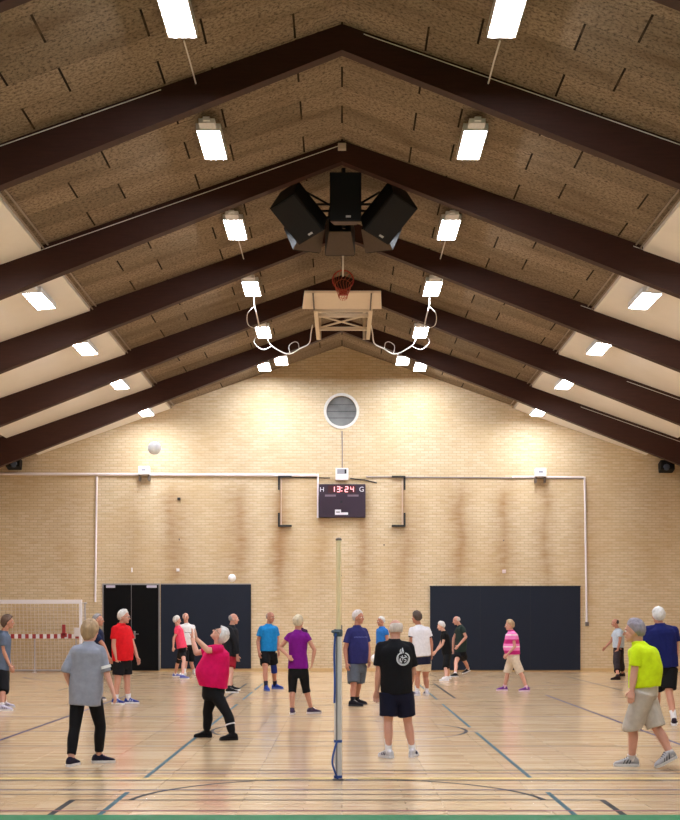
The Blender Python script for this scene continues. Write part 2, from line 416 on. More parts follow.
for s, side in ((-1, 'left'), (1, 'right')):
    for i, y in enumerate(YL):
        x, z = CXL*0+s*2.0, H0+7.31
        place = 'counted from the far wall' 
        lab = '%s hanging strip light of the %s inner row, counted from the far wall' % (ORD[9-i].replace('ninth', 'ninth'), side)
        t = make_lamp((x, y, z), 0, lab); hang(t, x, z)
    for (px, py), lab in (((264 if s < 0 else 420.5, 367), 'outer of the two %s inner lights hanging side by side at the far gable'),
                          ((281 if s < 0 else 403, 361), 'inner of the two %s inner lights hanging side by side at the far gable')):
        d = F*7.31/(CY-py); q = P(px, py, d); t = make_lamp(q, 0, lab % side); hang(t, q.x, q.z)
    for i, y in enumerate(YL+[38.4]):
        x = s*5.7; z = H0+6.0
        lab = '%s strip light under the %s white panels, counted from the far wall' % (ORD[9-i], side)
        t = make_lamp((x, y+.1, z), s*R(5), lab); hang(t, x, z)
# short wire lying from the near lights to the beam below them
for s, side in ((-1, 'left'), (1, 'right')):
    for i in (3, 5):
        y = YL[i]; bb = BEAM[i+1]
        b = MB(); b.tube([(s*2.0, y+.76, H0+7.33), (s*2.02, (y+bb)/2+.4, H0+7.42), (s*2.02, bb-.01, roofz(2.02)-.12)], .012, 6)
        o = b.obj('lamp_cable', WCAB, origin=(s*2, y+.76, H0+7.33))
        tag(o, 'pale cable from %s inner strip light to the %s' % (side, 'uppermost fully visible beam' if i == 3 else 'beam just behind the loudspeakers'), 'cable', 'cables of the inner lights')
def spline(pts, n=8):
    pts = [V(p) for p in pts]; out = []
    for i in range(len(pts)-1):
        p0, p1, p2, p3 = pts[max(i-1,0)], pts[i], pts[i+1], pts[min(i+2, len(pts)-1)]
        for k in range(n):
            t = k/n; out.append(.5*((2*p1)+(p2-p0)*t+(2*p0-5*p1+4*p2-p3)*t*t+(3*p1-p0-3*p2+p3)*t**3))
    out.append(pts[-1]); return out
def mx(px): return 683.5-px
for s, side in ((-1, 'left'), (1, 'right')):
    g = (lambda px: px) if s < 0 else mx
    runs = [([[(254,297,30.1),(254.5,306,30.1),(257,316,30.4),(259.5,327.5,31.9),(259.8,326,32.9)], [(254.5,306,30.12),(247.5,314,30.3),(248.5,325,31.2),(257,329,31.9)]], 'looped white cable between two %s inner lights near the backboard'),
            ([[(267,338,34.4),(272,346,34.6),(288,354,34.8),(300,348.5,34.7),(309,343.5,34.5),(311,333,34),(312.5,325,33.6)], [(259,334,34.5),(254,341,34.55),(258,347,34.6),(264,349.5,34.6),(271.5,346,34.6)], [(290,353,34.8),(289,346,34.8),(294,342,34.8),(298,343,34.7),(299,348,34.7)]], 'long looping white cable from %s inner lights to backboard frame')]
    for tr, lab in runs:
        b = MB()
        for k, pts in enumerate(tr): b.tube(spline([P(g(a), c, d) for a, c, d in pts]), .016 if k == 0 else .009, 6)
        pts = tr[0]
        tag(b.obj('lamp_cable', WCAB, origin=P(g(pts[0][0]), *pts[0][1:])), lab % side, 'cable')

# ------------------------------------------------------------------ loudspeaker cluster
BLK = mat('speaker_black', (11,12,14), .6, .2, spec=.25); GRILL = mat('speaker_grille', (13,15,19), .6, .3, 120, spec=.25); SPB = mat('speaker_bottom', (86,70,58), .7, .2)
SPW = mat('bracket_grey', (120,112,108), .5, .1)
def rotf(yaw, pitch):
    f = V((math.sin(R(yaw))*math.cos(R(pitch)), -math.cos(R(yaw))*math.cos(R(pitch)), math.sin(R(pitch))))
    r = V((math.cos(R(yaw)), math.sin(R(yaw)), 0)); u = f.cross(r)*-1
    if u.z < 0: u = -u
    return Matrix((r, -f, u)).transposed()     # columns: right, back, up
def speaker(px, py, d, yaw, pitch, label, w=.56, h=.84, dp=.5, roll=0):
    c = P(px, py, d); M = rotf(yaw, pitch) @ Matrix.Rotation(R(roll), 3, 'Y')
    t = thing('loudspeaker', c, label, 'loudspeaker', 'black loudspeakers hung from the roof beam')
    b = MB(); k = .72
    vs = [(-w/2,-dp/2,-h/2),(w/2,-dp/2,-h/2),(w/2,-dp/2,h/2),(-w/2,-dp/2,h/2),(-w/2*k,dp/2,-h/2),(w/2*k,dp/2,-h/2),(w/2*k,dp/2,h/2),(-w/2*k,dp/2,h/2)]
    b.add([c+M @ V(q) for q in vs], [(0,1,2,3),(5,4,7,6),(4,5,1,0),(3,2,6,7),(1,5,6,2),(4,0,3,7)])
    for i, f in enumerate(b.f): b.mi[i] = 1 if i == 2 else 0
    b.obj('cabinet', [BLK, SPB], t, smooth=False, bevel=.01)
    b = MB(); b.box(c+M @ V((0,-dp/2-.012,0)), (w*.94, .024, h*.95), M); b.obj('grille', GRILL, t, smooth=False, bevel=.006)
    b = MB(); b.box(c+M @ V((.05,-dp/2-.028,-h*.40)), (.09, .01, .035), M); b.obj('badge', mat('speaker_badge', (190,190,190), .4), t, smooth=False)
    return t
SD = 23.6
speaker(345.5, 199, SD, 0, -8, 'upright middle loudspeaker of the black cluster facing the viewer', dp=.42)
speaker(300.5, 212, SD, -20, -46, 'loudspeaker at the left of the black cluster, tilted down', roll=-24, w=.6)
speaker(387, 212, SD, 20, -46, 'loudspeaker at the right of the black cluster, tilted down', roll=24, w=.6)
speaker(340, 231, SD+1.06, 180, -42, 'rear middle loudspeaker hung below, showing its brown underside')
speaker(306, 229, SD+1.05, 205, -42, 'rear loudspeaker half hidden behind the left black one', h=.7)
speaker(380, 229, SD+1.05, 155, -42, 'rear loudspeaker half hidden behind the right black one', h=.7)
t = thing('speaker_rig', P(344, 168, SD), 'black steel rig that hangs the loudspeaker cluster from the beam', 'speaker rig')
b = MB(); b.tube([(.03, SD+.52, RZ-.05), (.03, SD+.52, H0+7.1)], .035, 8); b.obj('pole', BLK, t)
b = MB()
q0, q1 = P(314, 211, SD+.52), P(374, 211, SD+.52)
for dz in (-.12, 0, .12): b.tube([q0+V((0,0,dz)), q1+V((0,0,dz))], .022, 6)
b.tube([P(306, 192, SD+.52), P(344, 213, SD+.52)], .02, 6); b.tube([P(380, 192, SD+.52), P(344, 213, SD+.52)], .02, 6)
b.objs('crossbar', BLK, t)

# ------------------------------------------------------------------ folded basketball backboard under the roof
BBW = mat('backboard_white', (226,210,190), .6, .06, 8); FRW = mat('frame_cream', (222,205,180), .5, .05); RED = mat('ring_red', (176,44,36), .4, .1)
t = thing('basketball_hoop', P(342, 300, 29.2), 'white basketball backboard folded up under the roof with red ring', 'basketball hoop')
a0, a1 = P(302.5, 309, 30.0), P(381.5, 309, 30.0); b0, b1 = P(304.5, 293, 28.9), P(381, 293, 28.9)
b = MB(); up = V((0, -.02, .045))
b.add([a0, a1, b1, b0, a0+up, a1+up, b1+up, b0+up], [(0,3,2,1),(4,5,6,7),(0,1,5,4),(1,2,6,5),(2,3,7,6),(3,0,4,7)])
b.obj('backboard', BBW, t, smooth=False)
b = MB()
for k in (.13, .865):
    p0, p1 = a0.lerp(a1, k), b0.lerp(b1, k); b.box((p0+p1)/2-V((0,.012,.02)), (.03, (p1-p0).length, .03), Matrix.Rotation(math.atan2(p0.z-p1.z, p1.y-p0.y)*-1, 3, 'X'))
b.objs('batten', mat('batten_dark', (92,80,72), .5), t, smooth=False)
rc = P(343, 280, 28.75)
b = MB(); b.tube([rc+V((.225*math.cos(a), .06*math.sin(a), .225*math.sin(a))) for a in [2*PI*i/28 for i in range(28)]], .016, 8, closed=True)
b.box(rc+V((0, .05, -.26)), (.18, .1, .12)); b.obj('ring', RED, t)
b = MB()
for i in range(14):
    a = 2*PI*i/14; p0 = rc+V((.225*math.cos(a), -.01, .225*math.sin(a)))
    a2 = 2*PI*(i+1.5)/14; p1 = rc+V((.16*math.cos(a2), -.12, .13*math.sin(a2)-.2)); p2 = rc+V((.09*math.cos(a), -.16, .07*math.sin(a)-.42))
    b.tube([p0, p1, p2], .007, 4)
for k, (rx, rz, oy, oz) in enumerate(((.17,.15,-.1,-.16), (.11,.09,-.14,-.34))):
    b.tube([rc+V((rx*math.cos(x), oy, rz*math.sin(x)+oz)) for x in [2*PI*i/18 for i in range(18)]], .007, 4, closed=True)
b.obj('net', mat('ring_net', (190,92,62), .7), t)
b = MB()
zA = 7.0
for x in (315, 371.5): 
    p0 = P(x, 309, 30.05); p1 = V((p0.x*.95, 33.4, p0.z+.06)); b.box((p0+p1)/2, (.09, (p1-p0).length, .1), Matrix.Rotation(math.atan2(p1.z-p0.z, p1.y-p0.y), 3, 'X'))
b.objs('swing_arm', FRW, t, smooth=False)
b = MB()
for y in (30.2, 30.75, 32.3): b.box((0, y, P(342, 309, 30.05).z+.02*(y-30)), (1.24, .09, .08))
b.objs('crosspiece', FRW, t, smooth=False)
b = MB(); zc = P(342, 309, 30.05).z+.02
b.tube([(-.55, 30.8, zc), (.55, 32.25, zc+.03)], .022, 6); b.tube([(.55, 30.8, zc+.01), (-.55, 32.25, zc+.04)], .022, 6); b.objs('brace', FRW, t)
b = MB()
for x in (-.6, .6): b.box((x*.93, 33.42, (zc+roofz(x))/2), (.07, .07, roofz(x)-zc)) 
b.objs('hanger', FRW, t, smooth=False)
b = MB(); b.tube([(.02, 28.1, RZ-.06), (.02, 28.65, rc.z+.05)], .02, 6)
tag(b.obj('winch_cable', WCAB, origin=(.02, 28.1, RZ-.02)), 'vertical pale cable holding up the folded backboard ring', 'cable')

# ------------------------------------------------------------------ fittings on the far wall
GREYP = mat('gate_navy_grey', (26,33,48), .7, .10, 40, spec=.25); BLKD = mat('door_black', (5,5,7), .7, .15, spec=.15); FRG = mat('door_frame_grey', (150,146,146), .5, .06)
LABEL = mat('sign_plate', (205,196,214), .5, .04)
def plate(name, px0, px1, py0, py1, m, dep=.05, y=WY, parent=None, bev=0, **kw):
    a, c = P(px0, py1, y), P(px1, py0, y); b = MB(); b.box(((a.x+c.x)/2, y-dep/2, (a.z+c.z)/2), (c.x-a.x, dep, c.z-a.z))
    return b.obj(name, m, parent, origin=None if parent else V(((a.x+c.x)/2, y, a.z)), smooth=False, bevel=bev)
o = plate('door_1', 102.5, 160, 583.5, 670.5, FRG, .03); tag(o, 'black double door in a thin grey frame left of the navy panel', 'door', kind='structure')
for x0, x1 in ((104, 131.3), (131.9, 158.7)):
    l = plate('door_leaf', x0, x1, 585, 670.5, BLKD, .06, parent=o)
b = MB(); q = P(135, 635, WY); b.box(q+V((0,-.075,0)), (.05,.03,.24)); b.tube([q+V((0,-.09,.03)), q+V((0,-.13,.03)), q+V((.13,-.13,.03))], .012, 8); b.obj('handle', STEEL, o)
for x0, x1 in ((106.5, 115.5), (147, 157)): plate('sign_plate', x0, x1, 585.3, 587.8, LABEL, .075, parent=o)
b = MB()
for z in (592, 620, 660):
    for x in (103.4, 159.8):
        q = P(x, z, WY); b.tube([q+V((0,-.075,-.05)), q+V((0,-.075,.05))], .014, 8)
b.objs('hinge', STEEL, o)
o = plate('door_2', 161, 251, 584.5, 668.5, GREYP, .06); tag(o, 'left navy storeroom gate next to the black door', 'gate', kind='structure')
plate('edge_strip', 161, 251, 583.6, 584.5, FRG, .065, parent=o); plate('edge_strip', 250.4, 251.2, 584.5, 668.5, mat('dark_edge', (20,22,28), .6), .066, parent=o)
o = plate('door_3', 430, 580, 586.5, 670, GREYP, .06); tag(o, 'wide right navy storeroom gate behind the striped-shirt woman', 'gate', kind='structure')
plate('edge_strip', 429.5, 580.5, 585.8, 586.7, mat('dark_edge', (20,22,28), .6), .066, parent=o)
for x in (480, 530): plate('seam', x-.12, x+.12, 587, 670, mat('dark_edge', (20,22,28), .6), .0615, parent=o)
for x in (206,): pass

# round window
o = thing('window_1', WIN, 'round window with pale ring high in the brick gable', 'window'); o['kind'] = 'structure'
b = MB(); k = 48; rs = []
for r, y in ((WINR-.0, WY-.0), (WINR+.08, WY-.0), (WINR+.08, WY-.035), (WINR-.0, WY-.035)): rs.append([(WIN.x+r*math.cos(2*PI*j/k), y, WIN.z+r*math.sin(2*PI*j/k)) for j in range(k)])
b.rings(rs, closed=True); b.obj('frame', mat('window_ring', (222,220,216), .5), o)
gl, nt, bs = new_mat('frosted_dark_glass')
nz = nd(nt, 'ShaderNodeTexNoise'); nz.inputs['Scale'].default_value = 3; nt.links.new(objco(nt), nz.inputs['Vector'])
nt.links.new(mix_col(nt, nz.outputs[0], lin((84,88,92)), lin((150,152,152))), bs.inputs['Base Color']); bs.inputs['Roughness'].default_value = .35
b = MB(); b.rings([[(WIN.x+r*math.cos(2*PI*j/k), y, WIN.z+r*math.sin(2*PI*j/k)) for j in range(k)] for r, y in ((WINR-.002, WY+.08), (WINR-.002, WY+.10))]); b.obj('pane', gl, o)
b = MB()
for z in (-.2, .0, .2): b.tube([(WIN.x-math.sqrt(.2-z*z)*.95, WY+.07, WIN.z+z), (WIN.x+math.sqrt(.2-z*z)*.95, WY+.07, WIN.z+z)], .006, 5)
b.objs('wire', DCAB, o)
# pipes and conduits
def conduit(name, pts, r, m, label, cat='conduit', group='white conduits on the brick wall'):
    w = [P(x, y, WY)-V((0, r+.004, 0)) for x, y in pts]; b = MB(); b.tube(w, r, 8)
    return tag(b.obj(name, m, origin=w[0]), label, cat, group)
WPIPE = mat('white_pipe', (240,232,236), .4, .03); GPIPE = mat('grey_pipe', (150,140,140), .5, .05)
conduit('wall_conduit', [(-4, 474), (318, 475.5)], .042, WPIPE, 'long white horizontal conduit from the left edge to the scoreboard')
conduit('wall_conduit', [(318, 474), (317.8, 518)], .03, WPIPE, 'short white vertical conduit down the left edge of the scoreboard')
conduit('wall_conduit', [(97, 476.5), (95.5, 602)], .03, WPIPE, 'left white vertical conduit running down to the goal')
conduit('wall_conduit', [(366, 477), (585, 478.5)], .02, GPIPE, 'thin grey horizontal conduit right of the scoreboard')
conduit('wall_conduit', [(512, 477), (584, 477.5)], .03, WPIPE, 'short white stretch of conduit at the right top corner')
o = conduit('wall_conduit', [(584.5, 477), (586.5, 623)], .03, WPIPE, 'right white vertical conduit ending beside the wide navy gate')
plate('end_socket', 585, 588.4, 622, 626, mat('socket_grey', (110,100,96), .5), .09, parent=o)
conduit('cable_run', [(278, 477.5), (330, 478)], .014, DCAB, 'thin dark cable between left bracket and scoreboard', 'cable', 'dark cables by the scoreboard')
conduit('cable_run', [(350, 478.5), (364, 480), (377, 483)], .018, DCAB, 'loose dark cable end sticking out right above the scoreboard', 'cable', 'dark cables by the scoreboard')
conduit('cable_run', [(342, 431), (342.3, 452), (342.2, 468)], .014, GPIPE, 'short dark cable hanging from the round window', 'cable', 'dark cables by the scoreboard')
conduit('wall_conduit', [(340, 560), (340, 640)], .02, mat('brick_coloured_pipe', (190,160,110), .5), 'sand coloured vertical pipe behind the net post')
# scoreboard
SBM = mat('scoreboard_face', (44,24,44), .45, .12, 30); LED = emit('led_red', (1., .02, .05), 1.5); WTXT = mat('white_lettering', (226,224,232), .5, .02)
LEDBG = emit('led_window', (.5, .01, .03), .35)
t = thing('scoreboard', P(342, 518, WY), 'dark purple electronic scoreboard with red digits on the brick wall', 'scoreboard')
plate('cabinet', 319, 365.5, 484.5, 518, SBM, .14, parent=t, bev=.02)
plate('display_window', 328, 356, 486, 493.5, mat('led_glass', (60,8,18), .3), .145, parent=t)
SEG = {'1':'bc','3':'abgcd','2':'abged','4':'fgbc'}
def digit(mb, ch, x, z, w, h, y, th):
    pos = {'a':((x,z+h/2),(w,th)), 'g':((x,z),(w,th)), 'd':((x,z-h/2),(w,th)), 'b':((x+w/2,z+h/4),(th,h/2)), 'c':((x+w/2,z-h/4),(th,h/2)), 'f':((x-w/2,z+h/4),(th,h/2)), 'e':((x-w/2,z-h/4),(th,h/2))}
    for k in SEG[ch]:
        (a, c), (sw, sh) = pos[k]; mb.box((a, y, c), (sw, .012, sh))
b = MB()
for ch, px in (('1',333),('3',338.5),('2',346.5),('4',352)):
    q = P(px, 489.7, WY); digit(b, ch, q.x, q.z, .085, .15, WY-.15, .026)
q = P(341.8, 489.7, WY); b.box((q.x, WY-.15, q.z+.04), (.025,.012,.025)); b.box((q.x, WY-.15, q.z-.05), (.03,.012,.03))
b.objs('digit', LED, t, smooth=False)
def text(name, s, px, py, size, m, parent, y, align='CENTER'):
    cu = bpy.data.curves.new(name, 'FONT'); cu.body = s; cu.size = size; cu.extrude = .003; cu.align_x = align; cu.align_y = 'CENTER'
    o = bpy.data.objects.new(name, cu); C.objects.link(o)
    me = bpy.data.meshes.new_from_object(o.evaluated_get(bpy.context.evaluated_depsgraph_get())); bpy.data.objects.remove(o)
    o = bpy.data.objects.new(name, me); C.objects.link(o); me.materials.clear(); me.materials.append(m)
    o.location = P(px, py, y)-world(parent); o.rotation_euler = (PI/2, 0, 0); o.parent = parent; return o
text('letter', 'H', 322, 489.7, .19, WTXT, t, WY-.148); text('letter', 'G', 361.6, 489.5, .21, WTXT, t, WY-.148)
STRIP = mat('faint_lettering', (120,104,118), .6, .4, 60)
plate('name_strip', 325, 336, 495, 497, STRIP, .146, parent=t); plate('name_strip', 347.5, 358.5, 495, 497, STRIP, .146, parent=t)
plate('sensor_eye', 340.4, 342.4, 501, 503.5, mat('dark_edge', (20,22,28), .6), .147, parent=t)
plate('logo', 335, 341, 510, 515.2, WTXT, .147, parent=t); plate('logo', 341, 348, 512.8, 515.2, WTXT, .147, parent=t); plate('logo', 336.2, 339.8, 512, 512.9, SBM, .149, parent=t)
# white boxes on the wall
BOXW = mat('white_plastic', (240,236,240), .4, .03)
def wallbox(px, py, label):
    t = thing('wall_box', P(px, py+5, WY), label, 'wall box', 'white boxes along the wall conduit')
    plate('case', px-5.5, px+5.5, py-5, py+3.5, BOXW, .28, parent=t, bev=.02)
    plate('window', px-2.2, px+2, py-2.4, py-.2, mat('box_window', (150,150,160), .3), .285, parent=t)
    b = MB()
    for s in (-1, 1):
        q = P(px+s*4.6, py+4, WY); b.box(q+V((0,-.12,-.05)), (.05,.2,.22))
    b.objs('bracket', mat('bracket_dark', (110,96,86), .5), t, smooth=False)
wallbox(145, 472, 'white wall box on the conduit to the left, above the black door'); wallbox(539.5, 474, 'white wall box on the conduit to the right, above the wide navy gate')
t = thing('display_box', P(342, 480, WY), 'small white box with grey display directly above the scoreboard', 'display box')
plate('case', 335.5, 348.5, 468.5, 480.5, BOXW, .16, parent=t, bev=.015); plate('display', 337.2, 346.5, 469.6, 474.5, mat('box_window', (150,150,160), .3), .165, parent=t)
plate('lens', 344.6, 346.4, 470, 474, mat('dark_edge', (20,22,28), .6), .168, parent=t)
# empty steel brackets either side of the scoreboard
for s, x, lab in ((1, 279, 'left black steel bracket pair with pale rod beside the scoreboard'), (-1, 404.5, 'right black steel bracket pair with pale rod beside the scoreboard')):
    t = thing('wall_bracket', P(x, 526, WY), lab, 'bracket', 'steel brackets either side of the scoreboard')
    b = MB(); 
    for y0, y1, yh in ((477, 490, 477), (513, 526, 526)):
        p0, p1, p2 = P(x, y0, WY), P(x, y1, WY), P(x+s*12, yh, WY)
        b.box((p0+p1)/2-V((0,.04,0)), (.055,.08,(p0-p1).length)); a = P(x, yh, WY); b.box((a+p2)/2-V((0,.05,0)), (abs(p2.x-a.x)+.05,.1,.055))
    b.objs('angle_iron', mat('iron_black', (34,32,32), .5), t, smooth=False)
    b = MB(); b.tube([P(x+s*2.2, 478, WY)-V((0,.05,0)), P(x+s*2.2, 525, WY)-V((0,.05,0))], .018, 8); b.obj('rod', mat('rod_pale', (206,180,160), .5), t)
# small fittings
for px, py, w, h, m, nm, lab in ((179, 499, 3.0, 2.6, mat('dark_edge', (20,22,28), .6), 'vent_grille', 'small dark vent grille below the left white wall box'),
        (384, 545, 1.3, 1.3, mat('bracket_dark', (110,96,86), .5), 'wall_mount', 'small dark anchor bolt low right of the scoreboard'),
        (179.5, 539.5, 1.2, 2, mat('bracket_dark', (110,96,86), .5), 'wall_mount', 'tiny dark anchor plate on the brick above the left navy gate'),
        (132, 570, 1.2, 4.5, BOXW, 'wall_socket', 'small white cable cover above the black door'),  # slim cable cover on the brick, not a socket outlet
        (178, 570, 3, 3, BOXW, 'smoke_detector', 'small white detector above the left navy gate'),
        (504, 571.5, 3.6, 3.6, mat('pale_plastic', (225,205,205), .4), 'motion_detector', 'small pale detector above the wide navy gate'),
        (503.5, 540.5, 1.2, 1.4, mat('bracket_dark', (110,96,86), .5), 'wall_mount', 'tiny dark hook on the brick well above the wide navy gate')):
    q = P(px, py, WY); b = MB(); ww, hh = w/33.25, h/33.25
    b.box(q-V((0,.03,0)), (ww, .06, hh)); b.box(q-V((0,.065,0)), (ww*.6, .015, hh*.6))
    tag(b.obj(nm, m, origin=q, smooth=False, bevel=.006), lab, nm.replace('_', ' '))
# corner loudspeakers under the eaves
for px, py, s, lab in ((14, 463.5, -1, 'small black loudspeaker under the last beam at the left edge'), (666.5, 466.5, 1, 'small black loudspeaker under the last beam at the right edge')):
    t = thing('wall_speaker', P(px, py, WY-.2), lab, 'loudspeaker', 'small black wall loudspeakers')
    b = MB(); q = P(px, py, WY-.2); b.box(q, (.42,.34,.3), Matrix.Rotation(R(-14), 3, 'X')); b.obj('cabinet', BLK, t, smooth=False, bevel=.02)
    b = MB(); b.ell(q+V((-.04*s,-.18,-.04)), (.1,.03,.1)); b.obj('cone', mat('speaker_cone', (70,82,104), .35), t)
    b = MB(); b.box(q+V((0,.16,.02)), (.08,.12,.08)); b.obj('mount', BLK, t, smooth=False)

# ------------------------------------------------------------------ handball goal
GW = mat('goal_white', (236,232,238), .4, .03); GRED = mat('goal_red', (168,54,58), .5, .05); NETM = mat('net_white', (224,214,206), .7, .05)
gx1 = P(82, 0, 38.6).x; gx0 = gx1-3.08; gy = 38.6; gt = 2.13
t = thing('handball_goal', (gx1, gy, 0), 'white handball goal with net against the far wall at the left', 'goal')
b = MB(); b.box(((gx0+gx1)/2, gy, gt-.05), (gx1-gx0, .1, .12)); b.obj('crossbar', GW, t, smooth=False, bevel=.008)
for x in (gx0+.04, gx1-.04):
    b = MB(); b.box((x, gy, (gt-.11)/2), (.08, .08, gt-.11)); b.obj('post', GW, t, smooth=False, bevel=.008)
b = MB()
for x in (gx0+.04, gx1-.06): b.tube([(x, gy, gt-.06), (x+.0, gy+.75, gt-.08), (x, gy+1.05, .06), (x, gy, .03)], .022, 8)
b.tube([(gx0, gy+1.05, .05), (gx1, gy+1.05, .05)], .035, 8); b.tube([(gx0, gy+.75, gt-.08), (gx1, gy+.75, gt-.08)], .022, 8)
b.obj('rear_frame', mat('goal_grey', (190,184,190), .4), t)
b = MB(); th = .011; n = 26
def ln(p, q): 
    p, q = V(p), V(q); b.tube([p, q], th/2, 4)
for i in range(n+1):
    x = gx0+.06+(gx1-gx0-.14)*i/n
    ln((x, gy+.05, gt-.04), (x, gy+.72, gt-.1)); ln((x, gy+.72, gt-.1), (x, gy+1.0, .08))
for j in range(20):
    k = j/19; z = .08+(gt-.18)*k; ln((gx0+.06, gy+1.0-.28*k, z), (gx1-.08, gy+1.0-.28*k, z))
    for x in (gx0+.06, gx1-.08): ln((x, gy+.05, z), (x, gy+1.0-.28*k, z))
for j in range(6): ln((gx0+.06, gy+.1+.11*j, gt-.05-.01*j), (gx1-.08, gy+.1+.11*j, gt-.05-.01*j))
for x in (gx0+.06, gx1-.08):
    for j in range(8): yy = gy+.05+.09*j; ln((x, yy, gt-.05), (x, yy, .06))
b.obj('net', NETM, t, smooth=False)
# red and white barrier rail standing inside the goal
yb = gy+.55; bx1 = P(79, 0, yb).x; bx0 = gx0+.25
t = thing('barrier_rail', ((bx0+bx1)/2, yb, 0), 'red and white striped rail standing inside the handball goal', 'barrier')
b = MB(); n = 12; seg = (bx1-bx0)/(2*n+1)
for i in range(2*n+1): b.box((bx0+seg*(i+.5), yb, H0+(620-636.3)*yb/F), (seg, .05, .13), mi=i % 2 ^ 1)
b.obj('rail', [GW, GRED], t, smooth=False)
b = MB()
for x in (bx0+.1, (bx0+bx1)/2, bx1-.1): b.tube([(x, yb+.05, .0), (x, yb+.05, 1.02)], .02, 8); b.box((x, yb+.05, .012), (.06,.3,.024))
b.objs('stand', mat('goal_grey', (190,184,190), .4), t)
b = MB(); q = P(64, 631, yb); b.box(q+V((0,-.03,.02)), (.1,.05,.34)); b.box(q+V((0,-.03,-.12)), (.18,.05,.12)); b.obj('red_clamp', GRED, t, smooth=False, bevel=.01)
b = MB(); q = P(77, 632, yb); b.box(q+V((0,-.03,0)), (.15,.05,.26)); b.obj('end_plate', GW, t, smooth=False, bevel=.01)

# ------------------------------------------------------------------ volleyball posts and net
ALU = mat('aluminium', (206,204,206), .4, .06, 20, metal=0, sscale=(1,1,.1)); ALUD = mat('aluminium_groove', (110,108,110), .5, .05); BLUE = mat('blue_strap', (34,74,150), .6, .12)
def vpost(y, label, near):
    x0 = P(338, 780, 12.88).x
    t = thing('net_post', (x0, y, 0), label, 'net post', 'volleyball net posts')
    b = MB(); b.loft([((x0, y, z), (1,0,0), (0,1,0), .037, .037, 3.2) for z in (0, .5, 1.0, 1.40)]); b.obj('outer_tube', ALU, t)
    b = MB(); b.box((x0-.012, y-.0385, .7), (.012, .006, 1.38)); b.obj('groove', ALUD, t, smooth=False)
    b = MB(); b.loft([((x0, y, z), (1,0,0), (0,1,0), r, r, 3) for z, r in ((1.39,.042),(1.40,.046),(1.45,.046),(1.46,.040))]); b.tube([(x0-.06, y-.02, 1.44), (x0+.02, y-.055, 1.43)], .014, 8); b.obj('collar', mat('collar_dark', (66,84,96), .4, .2), t)
    b = MB(); b.tube([(x0+.006, y, 1.40), (x0+.006, y, 2.33)], .026, 14); b.obj('inner_tube', mat('inner_tube_pale', (248,224,178), .4, .04), t)
    b = MB(); b.ell((x0+.006, y, 2.33), (.03,.03,.02)); b.tube([(x0+.006, y-.02, 2.28), (x0+.006, y+.05, 2.28)], .014, 8); b.obj('pulley', mat('bracket_dark', (110,96,86), .5), t)
    b = MB(); b.loft([((x0, y, z), (1,0,0), (0,1,0), .055, .055, 2) for z in (0, .012)]); b.obj('floor_collar', ALUD, t)
    if near:
        def strap(pts, name, w=.02, lab=None):
            b = MB(); pts = spline([P(px, py, y-.045-o) for px, py, o in pts])
            b.rings([[p+V((-w/2,-.002,0)), p+V((w/2,-.002,0)), p+V((w/2,.002,0)), p+V((-w/2,.002,0))] for p in pts])
            tag(b.obj(name, BLUE, t, smooth=False), lab)
        strap([(336,633,0),(334.8,640,.01),(334.2,655,.01),(334.6,670,.01),(334.8,690,.01),(334.4,703,.01)], 'strap')
        strap([(337.5,741,.0),(335.5,746,.012),(333,756,.02),(332.5,764,.02),(335,772,.015),(338,779.5,0)], 'strap')
        b = MB(); b.loft([((x0, y, z), (1,0,0), (0,1,0), .041, .041, 3.2) for z in (H0+(620-742.3)*y/F, H0+(620-739.7)*y/F)]); b.obj('strap_band', BLUE, t)
        b = MB(); b.loft([((x0, y, z), (1,0,0), (0,1,0), .042, .042, 3.2) for z in (.02, .045)]); b.obj('strap_band', BLUE, t)
    return t
YP0, YP1 = 12.9, 23.4
vpost(YP0, 'aluminium volleyball post with blue straps standing nearest the viewer', True)
vpost(YP1, 'far volleyball post hidden in line behind the near post', False)
x0 = P(338, 780, 12.88).x+.006
t = thing('volleyball_net', (x0, YP0, 1.3), 'volleyball net seen edge on between the two posts', 'volleyball net')
b = MB(); b.box((x0, (YP0+YP1)/2, 2.21), (.012, YP1-YP0-.8, .07)); b.box((x0, (YP0+YP1)/2, 1.27), (.01, YP1-YP0-.8, .04)); b.objs('tape', mat('net_tape', (252,238,208), .6), t, smooth=False)
b = MB(); b.tube([(x0, YP0+.07, 2.28), (x0, YP0+.45, 2.24)], .005, 5); b.tube([(x0, YP1-.07, 2.28), (x0, YP1-.45, 2.24)], .005, 5); b.tube([(x0, YP0+.07, 1.3), (x0, YP0+.45, 1.27)], .005, 5); b.tube([(x0, YP1-.07, 1.3), (x0, YP1-.45, 1.27)], .005, 5); b.objs('cord', WCAB, t)
b = MB(); y0, y1 = YP0+.4, YP1-.4
n = int((y1-y0)/.1)
for i in range(n+1): y = y0+(y1-y0)*i/n; b.tube([(x0, y, 1.28), (x0, y, 2.19)], .0016, 3)
for j in range(10): z = 1.28+.1*j; b.tube([(x0, y0, z), (x0, y1, z)], .0016, 3)
b.obj('mesh', mat('net_string', (232,206,156), .8), t, smooth=False)

